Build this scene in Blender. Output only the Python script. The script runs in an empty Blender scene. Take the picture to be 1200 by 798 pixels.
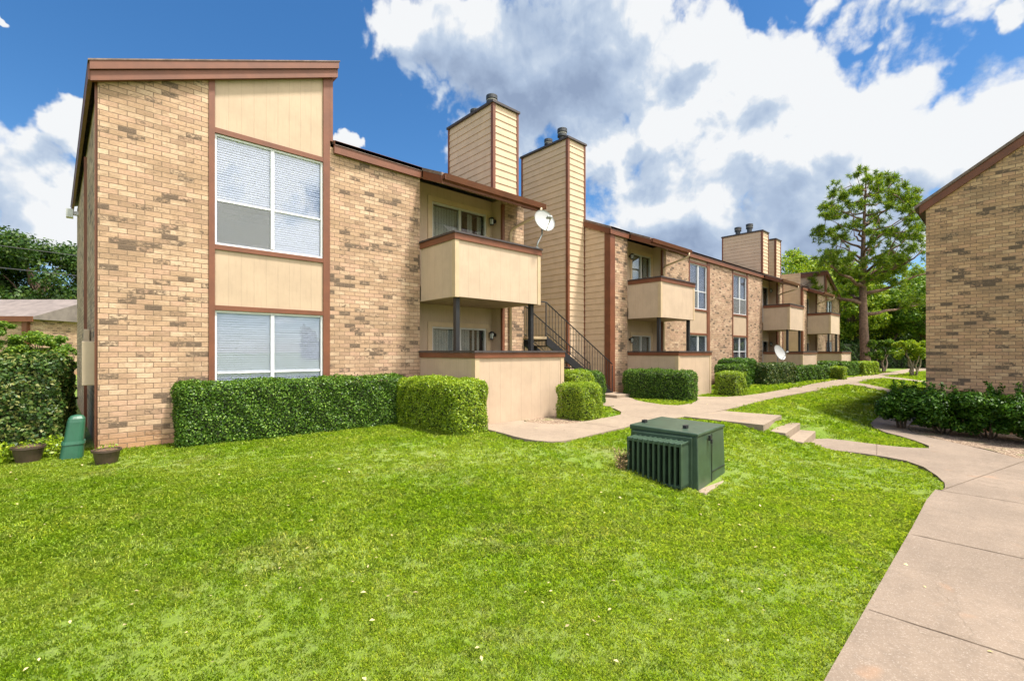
import bpy, bmesh, math, random
import numpy as np
from mathutils import Vector, Matrix
R = math.radians
random.seed(4); rng = np.random.default_rng(4)
S = bpy.context.scene
C = S.collection
PI = math.pi

# ------------------------------------------------------------------ camera
FPX = 540.4; HOR = 412.0; EYE = 1.5
A0 = math.atan(590 / FPX); CA, SA = math.cos(A0), math.sin(A0)
cam = bpy.data.objects.new('camera', bpy.data.cameras.new('camera')); C.objects.link(cam)
cam.location = (0, 0, EYE)
cam.rotation_euler = (R(90), 0, math.atan2(SA, CA) - R(90))
cam.data.sensor_width = 36; cam.data.lens = 36 * FPX / 1200
cam.data.shift_y = 13 / 1200
cam.data.clip_start = 0.05; cam.data.clip_end = 2000
S.camera = cam

# ------------------------------------------------------------------ sun and exposure
TO_SUN = Vector((0.20, -0.37, 1.0)).normalized()
sun = bpy.data.objects.new('sun', bpy.data.lights.new('sun', 'SUN')); C.objects.link(sun)
sun.data.energy = 4.0; sun.data.angle = R(7); sun.data.color = (1.0, 0.94, 0.85)
sun.rotation_euler = TO_SUN.to_track_quat('Z', 'Y').to_euler()
S.view_settings.view_transform = 'Standard'; S.view_settings.look = 'None'
S.view_settings.gamma = 1; S.view_settings.use_curve_mapping = False
S.view_settings.exposure = 1.26
try:
    S.cycles.max_bounces = 5; S.cycles.transparent_max_bounces = 10
    S.cycles.diffuse_bounces = 3; S.cycles.glossy_bounces = 2; S.cycles.transmission_bounces = 2
except Exception: pass

# ------------------------------------------------------------------ node helpers
class NT:
    def __init__(s, tree): s.t = tree; s.n = tree.nodes; s.l = tree.links
    def new(s, typ, **kw):
        nd = s.n.new(typ)
        for k, v in kw.items(): setattr(nd, k, v)
        return nd
    def set(s, sock, v):
        if isinstance(v, bpy.types.NodeSocket): s.l.new(v, sock)
        else: sock.default_value = v
    def m(s, op, a, b=None, c=None, clamp=False):
        nd = s.n.new('ShaderNodeMath'); nd.operation = op; nd.use_clamp = clamp
        s.set(nd.inputs[0], a)
        if b is not None: s.set(nd.inputs[1], b)
        if c is not None: s.set(nd.inputs[2], c)
        return nd.outputs[0]
    def vm(s, op, a, b=None):
        nd = s.n.new('ShaderNodeVectorMath'); nd.operation = op
        s.set(nd.inputs[0], a)
        if b is not None:
            s.set(nd.inputs[3] if op == 'SCALE' else nd.inputs[1], b)
        return nd.outputs[1] if op in ('LENGTH', 'DISTANCE', 'DOT_PRODUCT') else nd.outputs[0]
    def mix(s, f, a, b, mode='MIX'):
        nd = s.n.new('ShaderNodeMix'); nd.data_type = 'RGBA'; nd.blend_type = mode
        s.set(nd.inputs[0], f); s.set(nd.inputs[6], col(a)); s.set(nd.inputs[7], col(b))
        return nd.outputs[2]
    def ramp(s, f, stops, interp='LINEAR'):
        nd = s.n.new('ShaderNodeValToRGB'); cr = nd.color_ramp; cr.interpolation = interp
        while len(cr.elements) < len(stops): cr.elements.new(0.5)
        for e, (p, c) in zip(cr.elements, stops): e.position = p; e.color = col(c)
        s.set(nd.inputs[0], f); return nd.outputs[0]
    def noise(s, vec, scale, detail=3, rough=0.5, dim='3D', out=0):
        nd = s.n.new('ShaderNodeTexNoise'); nd.noise_dimensions = dim
        s.set(nd.inputs['Vector'], vec); nd.inputs['Scale'].default_value = scale
        nd.inputs['Detail'].default_value = detail; nd.inputs['Roughness'].default_value = rough
        return nd.outputs[out]
    def xyz(s, x, y, z=0.0):
        nd = s.n.new('ShaderNodeCombineXYZ')
        s.set(nd.inputs[0], x); s.set(nd.inputs[1], y); s.set(nd.inputs[2], z); return nd.outputs[0]
    def sep(s, v):
        nd = s.n.new('ShaderNodeSeparateXYZ'); s.set(nd.inputs[0], v); return nd.outputs
    def smooth(s, v, a, b):
        nd = s.n.new('ShaderNodeMapRange'); nd.interpolation_type = 'SMOOTHSTEP'
        s.set(nd.inputs[0], v); nd.inputs[1].default_value = a; nd.inputs[2].default_value = b
        return nd.outputs[0]
    def bump(s, h, strength=0.3, dist=0.01):
        nd = s.n.new('ShaderNodeBump'); s.set(nd.inputs['Height'], h)
        nd.inputs['Strength'].default_value = strength; nd.inputs['Distance'].default_value = dist
        return nd.outputs[0]
def col(c):
    if isinstance(c, bpy.types.NodeSocket): return c
    if isinstance(c, (int, float)): return (c, c, c, 1)
    return tuple(c) + ((1,) if len(c) == 3 else ())

# ------------------------------------------------------------------ sky: Nishita with cumulus drawn by direction
def dir_of(px, py):
    x = (px - 600) / FPX; z = (HOR - py) / FPX
    return Vector((CA + SA * x, SA - CA * x, z)).normalized()
def azel(px, py):
    d = dir_of(px, py); return math.atan2(d.y, d.x), math.asin(d.z)
W = bpy.data.worlds.new('World'); S.world = W; W.use_nodes = True
w = NT(W.node_tree); w.n.clear()
sky = w.new('ShaderNodeTexSky'); sky.sky_type = 'NISHITA'; sky.sun_disc = False
sky.sun_elevation = math.asin(TO_SUN.z); sky.sun_rotation = math.atan2(TO_SUN.x, TO_SUN.y)
sky.altitude = 100; sky.air_density = 1.0; sky.dust_density = 0.3; sky.ozone_density = 3.5
BLOBS = [(500, 25, 90, 62), (585, 60, 120, 95), (690, 60, 150, 150), (800, 165, 150, 125), (800, 50, 75, 55), (905, 105, 120, 95), (1020, 140, 120, 75),
         (1130, 165, 110, 80), (960, 220, 190, 90), (800, 260, 130, 60), (930, 160, 170, 95), (640, 90, 170, 100), (900, 300, 220, 60), (560, 170, 60, 45), (700, 190, 80, 60),
         (1200, 22, 35, 32), (402, 152, 18, 18), (20, 195, 85, 62), (95, 160, 50, 30), (45, 260, 95, 50), (22, 44, 20, 8),
         (-160, 130, 120, 90), (1130, 290, 110, 60)]
# clouds added mostly out of view, to light the facades and show in windows
EXTRA = [(205, 32, 40, 22), (255, 48, 50, 26), (295, 25, 40, 20), (330, 42, 30, 22), (160, 50, 30, 14), (235, 15, 60, 14), (310, 12, 45, 12)]
g = bpy.data.node_groups.new('cloud_density', 'ShaderNodeTree')
g.interface.new_socket('AzEl', in_out='INPUT', socket_type='NodeSocketVector')
g.interface.new_socket('Density', in_out='OUTPUT', socket_type='NodeSocketFloat')
q = NT(g); gi = q.new('NodeGroupInput'); go = q.new('NodeGroupOutput')
P = gi.outputs[0]
# warp
n1 = q.noise(P, 3.2, 3, 0.6, '2D', out=1)
warp = q.vm('SCALE', q.vm('SUBTRACT', n1, (0.5, 0.5, 0.5)), 0.16)
nf = q.noise(P, 13.0, 4, 0.62, '2D', out=1)
warp2 = q.vm('SCALE', q.vm('SUBTRACT', nf, (0.5, 0.5, 0.5)), 0.055)
PW = q.vm('ADD', q.vm('ADD', P, warp), warp2)
acc = None
def blob(ca, ce, ra, re):
    global acc
    dlt = q.vm('MULTIPLY', q.vm('SUBTRACT', PW, (ca, ce, 0)), (1 / ra, 1 / re, 0))
    v = q.m('SUBTRACT', 1.0, q.vm('LENGTH', dlt))
    if acc is None: acc = v
    else: acc = q.m('SMOOTH_MAX', acc, v, 0.18)
for (px, py, rx, ry) in BLOBS:
    a, e = azel(px, py); a1, _ = azel(px - rx, py); a2, _ = azel(px + rx, py)
    _, e1 = azel(px, py - ry); _, e2 = azel(px, py + ry)
    blob(a, e, abs(a1 - a2) / 2, abs(e1 - e2) / 2)
for (da, e, ra, re) in EXTRA:
    aa = R(da + 20); aa = (aa + PI) % (2 * PI) - PI
    blob(aa, R(e), R(ra), R(re))
vor = q.new('ShaderNodeTexVoronoi'); vor.voronoi_dimensions = '2D'; vor.feature = 'F1'; q.set(vor.inputs['Vector'], PW); vor.inputs['Scale'].default_value = 14
try: vor.inputs['Detail'].default_value = 2
except Exception: pass
puff = q.m('MULTIPLY', q.m('SUBTRACT', 0.5, vor.outputs['Distance']), 0.34)
fb = q.m('MULTIPLY', q.m('SUBTRACT', q.noise(P, 9, 6, 0.6, '2D'), 0.5), 0.75)
q.l.new(q.m('ADD', q.m('ADD', acc, puff), fb), go.inputs[0])
tc = w.new('ShaderNodeTexCoord')
d3 = w.vm('NORMALIZE', tc.outputs['Generated']); sx = w.sep(d3)
az = w.m('ARCTAN2', sx[1], sx[0]); el = w.m('ARCSINE', sx[2])
ae = w.xyz(az, el, 0)
def dens(v):
    nd = w.new('ShaderNodeGroup'); nd.node_tree = g; w.set(nd.inputs[0], v); return nd.outputs[0]
D0 = dens(ae); D1 = dens(w.vm('ADD', ae, (-0.035, 0.055, 0)))
cover = w.smooth(D0, -0.03, 0.24)
lit = w.m('SUBTRACT', D0, D1)
thick = w.smooth(D1, 0.15, 1.15)
# broad grey undersides of the deepest parts of the cloud
wv = w.vm('ADD', ae, w.vm('SCALE', w.vm('SUBTRACT', w.noise(ae, 4.0, 4, 0.6, '2D', out=1), (0.5, 0.5, 0.5)), 0.22)); grey = None
for (px, py, rx, ry, k_) in ((640, 75, 175, 120, 1.0), (560, 60, 90, 90, 0.6), (1010, 265, 150, 70, .75), (860, 305, 170, 45, 1.0), (740, 250, 90, 30, .4), (20, 240, 70, 30, .5)):
    a, e = azel(px, py); a1, _ = azel(px - rx, py); a2, _ = azel(px + rx, py); _, e1 = azel(px, py - ry); _, e2 = azel(px, py + ry)
    v = w.m('MULTIPLY', w.smooth(w.vm('LENGTH', w.vm('MULTIPLY', w.vm('SUBTRACT', wv, (a, e, 0)), (2 / abs(a1 - a2), 2 / abs(e1 - e2), 0))), 1.15, 0.25), k_)
    grey = v if grey is None else w.m('MAXIMUM', grey, v)
shade = w.m('ADD', w.m('SUBTRACT', 0.97, w.m('ADD', w.m('MULTIPLY', thick, 0.26), w.m('MULTIPLY', grey, 0.60))), w.m('SUBTRACT', w.m('MULTIPLY', lit, 0.45), w.m('MULTIPLY', w.smooth(w.noise(wv, 11, 5, 0.6, '2D'), 0.42, 0.72), 0.16)), clamp=True)
CW = 5.3
ccol = w.ramp(shade, [(0.0, (0.31 * CW, 0.40 * CW, 0.57 * CW)), (0.40, (0.45 * CW, 0.56 * CW, 0.74 * CW)), (0.68, (0.62 * CW, 0.72 * CW, 0.86 * CW)), (0.88, (0.96 * CW, 0.98 * CW, 1.0 * CW))])
hs = w.new('ShaderNodeHueSaturation'); hs.inputs['Saturation'].default_value = 1.26; hs.inputs['Value'].default_value = 0.92
w.l.new(sky.outputs[0], hs.inputs['Color'])
# brightness added to the cloud behind the camera, an unseen softbox filling the facades
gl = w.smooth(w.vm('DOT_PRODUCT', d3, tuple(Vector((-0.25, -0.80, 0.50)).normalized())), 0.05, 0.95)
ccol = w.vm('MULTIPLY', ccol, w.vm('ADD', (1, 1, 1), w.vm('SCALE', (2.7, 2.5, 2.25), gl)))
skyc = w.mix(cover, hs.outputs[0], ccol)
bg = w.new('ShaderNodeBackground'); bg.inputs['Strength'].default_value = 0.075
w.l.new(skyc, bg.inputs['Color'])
try: W.cycles.sampling_method = 'MANUAL'; W.cycles.sample_map_resolution = 256
except Exception: pass
wo = w.new('ShaderNodeOutputWorld'); w.l.new(bg.outputs[0], wo.inputs[0])

# ------------------------------------------------------------------ materials
def material(name):
    m = bpy.data.materials.new(name); m.use_nodes = True
    t = NT(m.node_tree); b = t.n['Principled BSDF']; return m, t, b
def uvsock(t): return t.new('ShaderNodeUVMap', uv_map='UV').outputs[0]
def pos(t): return t.new('ShaderNodeNewGeometry').outputs['Position']
def plain(name, c, rough=0.7, var=0.15, scale=6, bump=0.0, bscale=60, metallic=0.0, dirt=0.0):
    m, t, b = material(name); p = pos(t)
    n = t.noise(p, scale, 5, 0.6)
    cc = t.mix(t.smooth(n, 0.3, 0.7), [x * (1 - var) for x in c], [min(1, x * (1 + var)) for x in c])
    if dirt:
        st = t.noise(t.vm('MULTIPLY', p, (5, 5, 0.5)), 2.0, 5, 0.65)
        cc = t.mix(t.m('MULTIPLY', t.smooth(st, 0.52, 0.75), dirt), cc, [x * 0.45 for x in c])
    t.l.new(cc, b.inputs['Base Color']); b.inputs['Roughness'].default_value = rough
    b.inputs['Metallic'].default_value = metallic
    if bump:
        t.l.new(t.bump(t.noise(p, bscale, 4, 0.6), bump, 0.01), b.inputs['Normal'])
    return m
M = {}
def brick_mat(name, dark=0.0, warm=0.0):
    m, t, b = material(name); uv = uvsock(t); s = t.sep(uv)
    BW, BH = 0.215, 0.083
    v = t.m('DIVIDE', s[1], BH); row = t.m('FLOOR', v); fy = t.m('SUBTRACT', v, row)
    par = t.m('MODULO', t.m('ABSOLUTE', row), 2.0)
    u = t.m('ADD', t.m('DIVIDE', s[0], BW), t.m('MULTIPLY', par, 0.5)); idc = t.m('FLOOR', u); fx = t.m('SUBTRACT', u, idc)
    wn = t.new('ShaderNodeTexWhiteNoise', noise_dimensions='2D'); t.set(wn.inputs[0], t.xyz(idc, row)); r1 = wn.outputs[0]
    wn2 = t.new('ShaderNodeTexWhiteNoise', noise_dimensions='2D'); t.set(wn2.inputs[0], t.xyz(t.m('ADD', idc, 31.7), t.m('ADD', row, 11.3))); r2 = wn2.outputs[0]
    jit = t.noise(t.vm('SCALE', uv, 14.0), 3, 2)
    wob = t.m('MULTIPLY', t.m('SUBTRACT', jit, 0.5), 0.06)
    ex = t.m('MINIMUM', fx, t.m('SUBTRACT', 1.0, fx)); ey = t.m('MINIMUM', fy, t.m('SUBTRACT', 1.0, fy))
    mx = t.smooth(t.m('ADD', ex, t.m('MULTIPLY', wob, 0.3)), 0.012, 0.034); my = t.smooth(t.m('ADD', ey, wob), 0.03, 0.095)
    brick = t.m('MINIMUM', mx, my)
    base = t.ramp(r1, [(0.0, (0.436, 0.278, 0.172)), (0.22, (0.488, 0.329, 0.212)), (0.42, (0.453, 0.278, 0.185)), (0.6, (0.392, 0.253, 0.159)),
                       (0.72, (0.523, 0.368, 0.244)), (0.90, (0.323, 0.201, 0.128)), (1.0, (0.410, 0.230, 0.137))], 'CONSTANT')
    if warm: base = t.mix(warm, base, t.mix(1.0, base, (1.16, 1.02, 0.80), 'MULTIPLY'))
    # dark flashed bricks, sometimes only half a brick is dark
    clus = t.noise(t.vm('MULTIPLY', uv, (0.8, 2.0, 1)), 1.3, 3, 0.6)
    dk = t.m('ADD', r2, t.m('MULTIPLY', t.m('SUBTRACT', clus, 0.5), 0.55))
    blot = t.noise(t.vm('MULTIPLY', uv, (1.0, 1.6, 1)), 13, 5, 0.75)
    dkm = t.smooth(t.m('ADD', dk, t.m('MULTIPLY', t.m('SUBTRACT', blot, 0.5), 0.95)), 0.80 - dark, 0.98 - dark)
    mid = t.smooth(t.m('ADD', t.m('MULTIPLY', clus, 0.75), t.m('MULTIPLY', t.noise(t.vm('MULTIPLY', uv, (1, 2.2, 1)), 6, 5, 0.7), 0.45)), 0.50, 0.72)
    c1 = t.mix(t.m('MULTIPLY', mid, 0.66), base, (0.25, 0.155, 0.085))
    c2 = t.mix(t.m('MULTIPLY', dkm, 0.95), c1, (0.065, 0.040, 0.027))
    c2 = t.mix(1.0, c2, t.ramp(t.noise(t.vm('MULTIPLY', uv, (1, 1.8, 1)), 22, 4, 0.75), [(0.32, (0.72, 0.70, 0.68)), (0.62, (1.06, 1.07, 1.10))]), 'MULTIPLY')
    fine = t.noise(uv, 120, 3, 0.6)
    c3 = t.mix(t.m('MULTIPLY', t.smooth(fine, 0.35, 0.75), 0.25), c2, (0.55, 0.40, 0.25))
    # rusty damp band low down
    low = t.m('SUBTRACT', 1.0, t.smooth(t.m('ADD', s[1], t.m('MULTIPLY', clus, 0.35)), 0.15, 0.6))
    c3 = t.mix(t.m('MULTIPLY', low, 0.55), c3, (0.33, 0.15, 0.05))
    out = t.mix(brick, (0.165, 0.11, 0.07), c3)
    t.l.new(out, b.inputs['Base Color']); b.inputs['Roughness'].default_value = 0.88
    h = t.m('ADD', brick, t.m('MULTIPLY', t.noise(uv, 60, 4, 0.65), 0.35))
    t.l.new(t.bump(h, 0.55, 0.008), b.inputs['Normal'])
    return m
M['brick'] = brick_mat('brick'); M['brick_dark'] = brick_mat('brick_dark', 0.03, 0.8)
def panel_mat(name, c, pitch=0.2, wavy=0.0):
    m, t, b = material(name); uv = uvsock(t); s = t.sep(uv); p = pos(t)
    f = t.m('FRACT', t.m('DIVIDE', s[0], pitch)); e = t.m('MINIMUM', f, t.m('SUBTRACT', 1.0, f))
    gr = t.smooth(e, 0.012, 0.035)
    n = t.noise(p, 2.2, 5, 0.6); n2 = t.noise(t.vm('MULTIPLY', uv, (9, 0.7, 1)), 3, 4, 0.6)
    cc = t.mix(t.smooth(n, 0.3, 0.75), c, [x * 0.88 for x in c])
    cc = t.mix(t.m('MULTIPLY', t.smooth(n2, 0.48, 0.78), 0.30), cc, [x * 0.62 for x in c])
    cc = t.mix(t.m('MULTIPLY', t.m('SUBTRACT', 1.0, gr), 0.20), cc, [x * 0.45 for x in c])
    t.l.new(cc, b.inputs['Base Color']); b.inputs['Roughness'].default_value = 0.7
    t.l.new(t.bump(t.m('ADD', gr, t.m('MULTIPLY', t.noise(uv, 40, 3), 0.12)), 0.35, 0.006), b.inputs['Normal'])
    return m
TAN = (0.44, 0.325, 0.222)
M['panel'] = panel_mat('tan_panel', TAN)
M['parapet'] = panel_mat('tan_parapet', (0.47, 0.352, 0.25), 0.30)
M['patio'] = panel_mat('patio_panel', (0.455, 0.335, 0.235), 0.30)
M['siding'] = plain('lap_siding', (0.50, 0.365, 0.24), 0.65, 0.06, 3, dirt=0.18)
M['tantrim'] = plain('tan_trim', (0.46, 0.34, 0.21), 0.6, 0.06, 4)
M['brown'] = plain('brown_trim', (0.145, 0.047, 0.019), 0.55, 0.14, 3, 0.05, 30, dirt=0.15)
M['darkcap'] = plain('dark_cap', (0.045, 0.035, 0.035), 0.6, 0.2, 8)
M['black'] = plain('black_paint', (0.016, 0.016, 0.018), 0.45, 0.2, 20)
M['white'] = plain('white_frame', (0.66, 0.66, 0.66), 0.45, 0.04, 5)
M['greyalu'] = plain('grey_frame', (0.42, 0.41, 0.38), 0.4, 0.08, 5)
M['blind'] = plain('blind_slat', (0.66, 0.68, 0.74), 0.6, 0.03, 3)
M['curtain'] = plain('curtain', (0.66, 0.67, 0.69), 0.8, 0.08, 3)
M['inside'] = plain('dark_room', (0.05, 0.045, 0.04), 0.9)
M['deck'] = plain('deck_boards', (0.30, 0.22, 0.13), 0.8, 0.2, 5)
M['shingle'] = plain('roof_shingles', (0.17, 0.12, 0.10), 0.9, 0.3, 9, 0.4, 30)
M['shingle_far'] = plain('far_shingles', (0.165, 0.135, 0.12), 0.9, 0.2, 2, 0.3, 20)
M['flue'] = plain('flue_metal', (0.05, 0.052, 0.055), 0.5, 0.3, 12, metallic=0.3)
M['fluering'] = plain('flue_band', (0.30, 0.28, 0.24), 0.5, 0.2, 12, metallic=0.3)
M['dish'] = plain('dish_grey', (0.31, 0.31, 0.30), 0.4, 0.05, 10)
M['metal'] = plain('grey_steel', (0.36, 0.36, 0.35), 0.4, 0.1, 10, metallic=0.5)
M['trafo'] = plain('green_enamel', (0.040, 0.068, 0.042), 0.36, 0.16, 5, 0.05, 50, dirt=0.3)
M['decal'] = plain('white_sticker', (0.75, 0.76, 0.78), 0.5, 0.02)
M['pot'] = plain('brown_plastic', (0.055, 0.035, 0.025), 0.45, 0.15)
M['soil'] = plain('potting_soil', (0.11, 0.062, 0.035), 0.95, 0.4, 25, 0.8, 60)
M['pedestal'] = plain('green_plastic', (0.02, 0.088, 0.050), 0.42, 0.10, 5, dirt=0.25)
M['meter'] = plain('tan_box', (0.40, 0.31, 0.21), 0.5, 0.05)
M['wood'] = plain('branch_wood', (0.10, 0.065, 0.04), 0.9, 0.3, 8, 0.4, 40)
M['greywood'] = plain('pale_bark', (0.26, 0.20, 0.15), 0.9, 0.3, 8, 0.4, 40)
M['lampglass'] = plain('lamp_glass', (0.38, 0.40, 0.37), 0.2, 0.05)
M['wire'] = plain('cable', (0.03, 0.03, 0.03), 0.6)
def concrete(name, c, c2):
    m, t, b = material(name); p = pos(t)
    n = t.noise(p, 0.9, 6, 0.65); n2 = t.noise(p, 7, 6, 0.7); sp = t.noise(p, 90, 3, 0.7)
    cc = t.mix(t.smooth(n, 0.35, 0.68), c, c2)
    cc = t.mix(t.m('MULTIPLY', t.smooth(n2, 0.44, 0.72), 0.55), cc, [x * 0.6 for x in c])
    cc = t.mix(t.m('MULTIPLY', t.smooth(sp, 0.52, 0.70), 0.5), cc, (0.40, 0.34, 0.28))
    cc = t.mix(t.m('MULTIPLY', t.smooth(t.noise(p, 55, 2, 0.5), 0.60, 0.74), 0.45), cc, (0.16, 0.12, 0.09))
    rust = t.smooth(t.noise(p, 1.6, 3, 0.5), 0.66, 0.78)
    cc = t.mix(t.m('MULTIPLY', rust, 0.35), cc, (0.45, 0.22, 0.10))
    cr = t.new('ShaderNodeTexVoronoi', feature='DISTANCE_TO_EDGE'); t.set(cr.inputs['Vector'], t.vm('ADD', p, t.vm('SCALE', t.noise(p, 2.5, 4, 0.6, out=1), 0.5))); cr.inputs['Scale'].default_value = 0.42
    crk = t.m('SUBTRACT', 1.0, t.smooth(cr.outputs[0], 0.0, 0.006))
    cc = t.mix(t.m('MULTIPLY', crk, 0.25), cc, (0.12, 0.09, 0.06))
    t.l.new(cc, b.inputs['Base Color']); b.inputs['Roughness'].default_value = 0.92
    t.l.new(t.bump(t.m('SUBTRACT', t.m('ADD', sp, t.m('MULTIPLY', n2, 1.5)), crk), 0.35, 0.006), b.inputs['Normal'])
    return m
M['walk'] = concrete('concrete_walk', (0.26, 0.198, 0.138), (0.21, 0.158, 0.11))
M['walk2'] = concrete('concrete_old', (0.215, 0.162, 0.118), (0.165, 0.124, 0.09))
M['riser'] = plain('concrete_side', (0.24, 0.17, 0.13), 0.9, 0.3, 9, 0.3, 60)
M['seam'] = plain('seam_dirt', (0.10, 0.07, 0.045), 0.95, 0.3, 20)
def grass_colors(t, p):
    a = t.noise(p, 0.8, 4, 0.6); c = t.noise(p, 4.2, 6, 0.7); d = t.noise(p, 9, 3, 0.6)
    cc = t.mix(t.smooth(a, 0.36, 0.64), (0.285, 0.44, 0.02), (0.385, 0.505, 0.055))
    cc = t.mix(t.m('MULTIPLY', t.smooth(c, 0.44, 0.74), 0.6), cc, (0.46, 0.53, 0.17))
    cc = t.mix(t.m('MULTIPLY', t.smooth(d, 0.56, 0.74), 0.45), cc, (0.18, 0.33, 0.013))
    st = t.smooth(t.m('ADD', t.noise(t.vm('ADD', p, (7, 3, 0)), 0.9, 4, 0.65), t.m('MULTIPLY', t.noise(p, 11, 3, 0.6), 0.25)), 0.70, 0.83)
    return t.mix(t.m('MULTIPLY', st, 0.35), cc, (0.50, 0.48, 0.22))
m, t, b = material('turf'); p = pos(t)
gc = grass_colors(t, p)
gc = t.mix(1.0, gc, t.ramp(t.noise(p, 45, 4, 0.75), [(0.30, (0.24, 0.26, 0.20)), (0.7, (0.58, 0.60, 0.5))]), 'MULTIPLY')  # darkened in the colour to stand for shaded thatch under the blades
t.l.new(gc, b.inputs['Base Color']); b.inputs['Roughness'].default_value = 0.9
t.l.new(t.bump(t.noise(p, 60, 4, 0.7), 0.9, 0.03), b.inputs['Normal'])
M['turf'] = m
def leafy(name, stops, rough=0.5, trans=0.35, spec=0.4, custom=None):
    # leaf reflectance plus the light that passes through it
    m, t, b = material(name); geo = t.new('ShaderNodeNewGeometry')
    if custom: cc = custom(t, geo)
    else: cc = t.ramp(geo.outputs['Random Per Island'], stops)
    t.l.new(cc, b.inputs['Base Color']); b.inputs['Roughness'].default_value = rough
    b.inputs['Specular IOR Level'].default_value = spec
    tr = t.new('ShaderNodeBsdfTranslucent'); t.l.new(t.mix(1.0, cc, (1.25, 1.3, 0.5), 'MULTIPLY'), tr.inputs[0])
    mx = t.new('ShaderNodeMixShader'); mx.inputs[0].default_value = trans
    t.l.new(b.outputs[0], mx.inputs[1]); t.l.new(tr.outputs[0], mx.inputs[2])
    t.l.new(mx.outputs[0], t.n['Material Output'].inputs[0]); return m
def gcustom(t, geo):
    cc = grass_colors(t, geo.outputs['Position'])
    r = t.ramp(geo.outputs['Random Per Island'], [(0, (0.6, 0.65, 0.5)), (0.5, (1.0, 1.0, 1.0)), (0.9, (1.25, 1.15, 1.1)), (1, (1.9, 1.35, 1.9))])
    return t.mix(1.0, cc, r, 'MULTIPLY')
M['blade'] = leafy('grass_blade', None, 0.55, 0.35, 0.25, gcustom)
M['hedge'] = leafy('hedge_leaf', [(0, (0.022, 0.055, 0.005)), (0.4, (0.045, 0.105, 0.008)), (0.75, (0.085, 0.175, 0.014)), (1, (0.22, 0.33, 0.05))], 0.4, 0.25, 0.25)
M['hedge_bright'] = leafy('bright_hedge_leaf', [(0, (0.094, 0.173, 0.008)), (0.4, (0.174, 0.265, 0.011)), (0.8, (0.268, 0.358, 0.016)), (1, (0.392, 0.451, 0.040))], 0.4, 0.3, 0.35)
M['ivy'] = leafy('ivy_leaf', [(0, (0.020, 0.051, 0.009)), (0.4, (0.039, 0.087, 0.013)), (0.75, (0.083, 0.128, 0.021)), (1, (0.232, 0.224, 0.064))], 0.45, 0.15, 0.3)
M['shrub'] = leafy('dark_shrub_leaf', [(0, (0.018, 0.055, 0.004)), (0.5, (0.045, 0.115, 0.008)), (0.9, (0.085, 0.185, 0.015)), (1, (0.17, 0.28, 0.035))], 0.4, 0.25, 0.22)
M['needle'] = leafy('pine_needle', [(0, (0.055, 0.120, 0.009)), (0.5, (0.138, 0.215, 0.012)), (1, (0.295, 0.350, 0.020))], 0.5, 0.35, 0.3)
M['leaf_a'] = leafy('leaf_bright', [(0, (0.074, 0.153, 0.010)), (0.5, (0.184, 0.275, 0.018)), (1, (0.385, 0.428, 0.032))], 0.5, 0.4, 0.25)
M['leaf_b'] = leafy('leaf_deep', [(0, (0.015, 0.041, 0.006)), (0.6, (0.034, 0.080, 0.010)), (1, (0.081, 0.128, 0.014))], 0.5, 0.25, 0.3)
M['leaf_c'] = leafy('leaf_mid', [(0, (0.053, 0.120, 0.010)), (0.6, (0.110, 0.200, 0.018)), (1, (0.225, 0.299, 0.027))], 0.5, 0.35, 0.3)
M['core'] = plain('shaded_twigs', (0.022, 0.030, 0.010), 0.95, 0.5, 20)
M['bark'] = plain('pine_bark', (0.15, 0.088, 0.06), 0.95, 0.45, 7, 0.9, 14)
def mulch():
    m, t, b = material('mulch_bed'); p = pos(t)
    v = t.new('ShaderNodeTexVoronoi'); t.set(v.inputs['Vector'], t.vm('MULTIPLY', p, (1, 1.7, 1))); v.inputs['Scale'].default_value = 38
    cc = t.ramp(t.sep(v.outputs['Color'])[0], [(0, (0.07, 0.045, 0.028)), (0.4, (0.14, 0.09, 0.055)), (0.75, (0.25, 0.17, 0.11)), (0.95, (0.42, 0.33, 0.24))])
    cc = t.mix(t.m('MULTIPLY', t.smooth(t.noise(p, 2.5, 4, 0.6), 0.52, 0.68), 0.6), cc, (0.10, 0.13, 0.03))
    t.l.new(cc, b.inputs['Base Color']); b.inputs['Roughness'].default_value = 0.95
    t.l.new(t.bump(v.outputs[0], 0.5, 0.006), b.inputs['Normal']); return m
M['mulch'] = mulch()
def glass(name, tint=(0.93, 0.94, 0.97), refl=0.07):
    m, t, b = material(name); t.n.remove(b)
    gl = t.new('ShaderNodeBsdfGlossy'); gl.inputs['Roughness'].default_value = 0.02; gl.inputs['Color'].default_value = (0.9, 0.95, 1, 1)
    tr = t.new('ShaderNodeBsdfTransparent'); tr.inputs[0].default_value = col(tint)
    lw = t.new('ShaderNodeLayerWeight'); lw.inputs[0].default_value = 0.12
    fac = t.m('ADD', t.m('MULTIPLY', lw.outputs['Fresnel'], 0.8), refl, clamp=True)
    n = t.bump(t.noise(pos(t), 1.7, 2), 0.04, 0.02); t.l.new(n, gl.inputs['Normal'])
    mx = t.new('ShaderNodeMixShader'); t.l.new(fac, mx.inputs[0]); t.l.new(tr.outputs[0], mx.inputs[1]); t.l.new(gl.outputs[0], mx.inputs[2])
    t.l.new(mx.outputs[0], t.n['Material Output'].inputs[0]); return m
M['glass'] = glass('window_glass'); M['glass_dark'] = glass('tinted_glass', (0.8, 0.82, 0.8), 0.12)
m, t, b = material('insect_screen'); t.n.remove(b)
df = t.new('ShaderNodeBsdfDiffuse'); df.inputs[0].default_value = (0.22, 0.225, 0.225, 1); tr = t.new('ShaderNodeBsdfTransparent')
mx = t.new('ShaderNodeMixShader'); mx.inputs[0].default_value = 0.42; t.l.new(tr.outputs[0], mx.inputs[1]); t.l.new(df.outputs[0], mx.inputs[2]); t.l.new(mx.outputs[0], t.n['Material Output'].inputs[0])
M['screen'] = m

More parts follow.
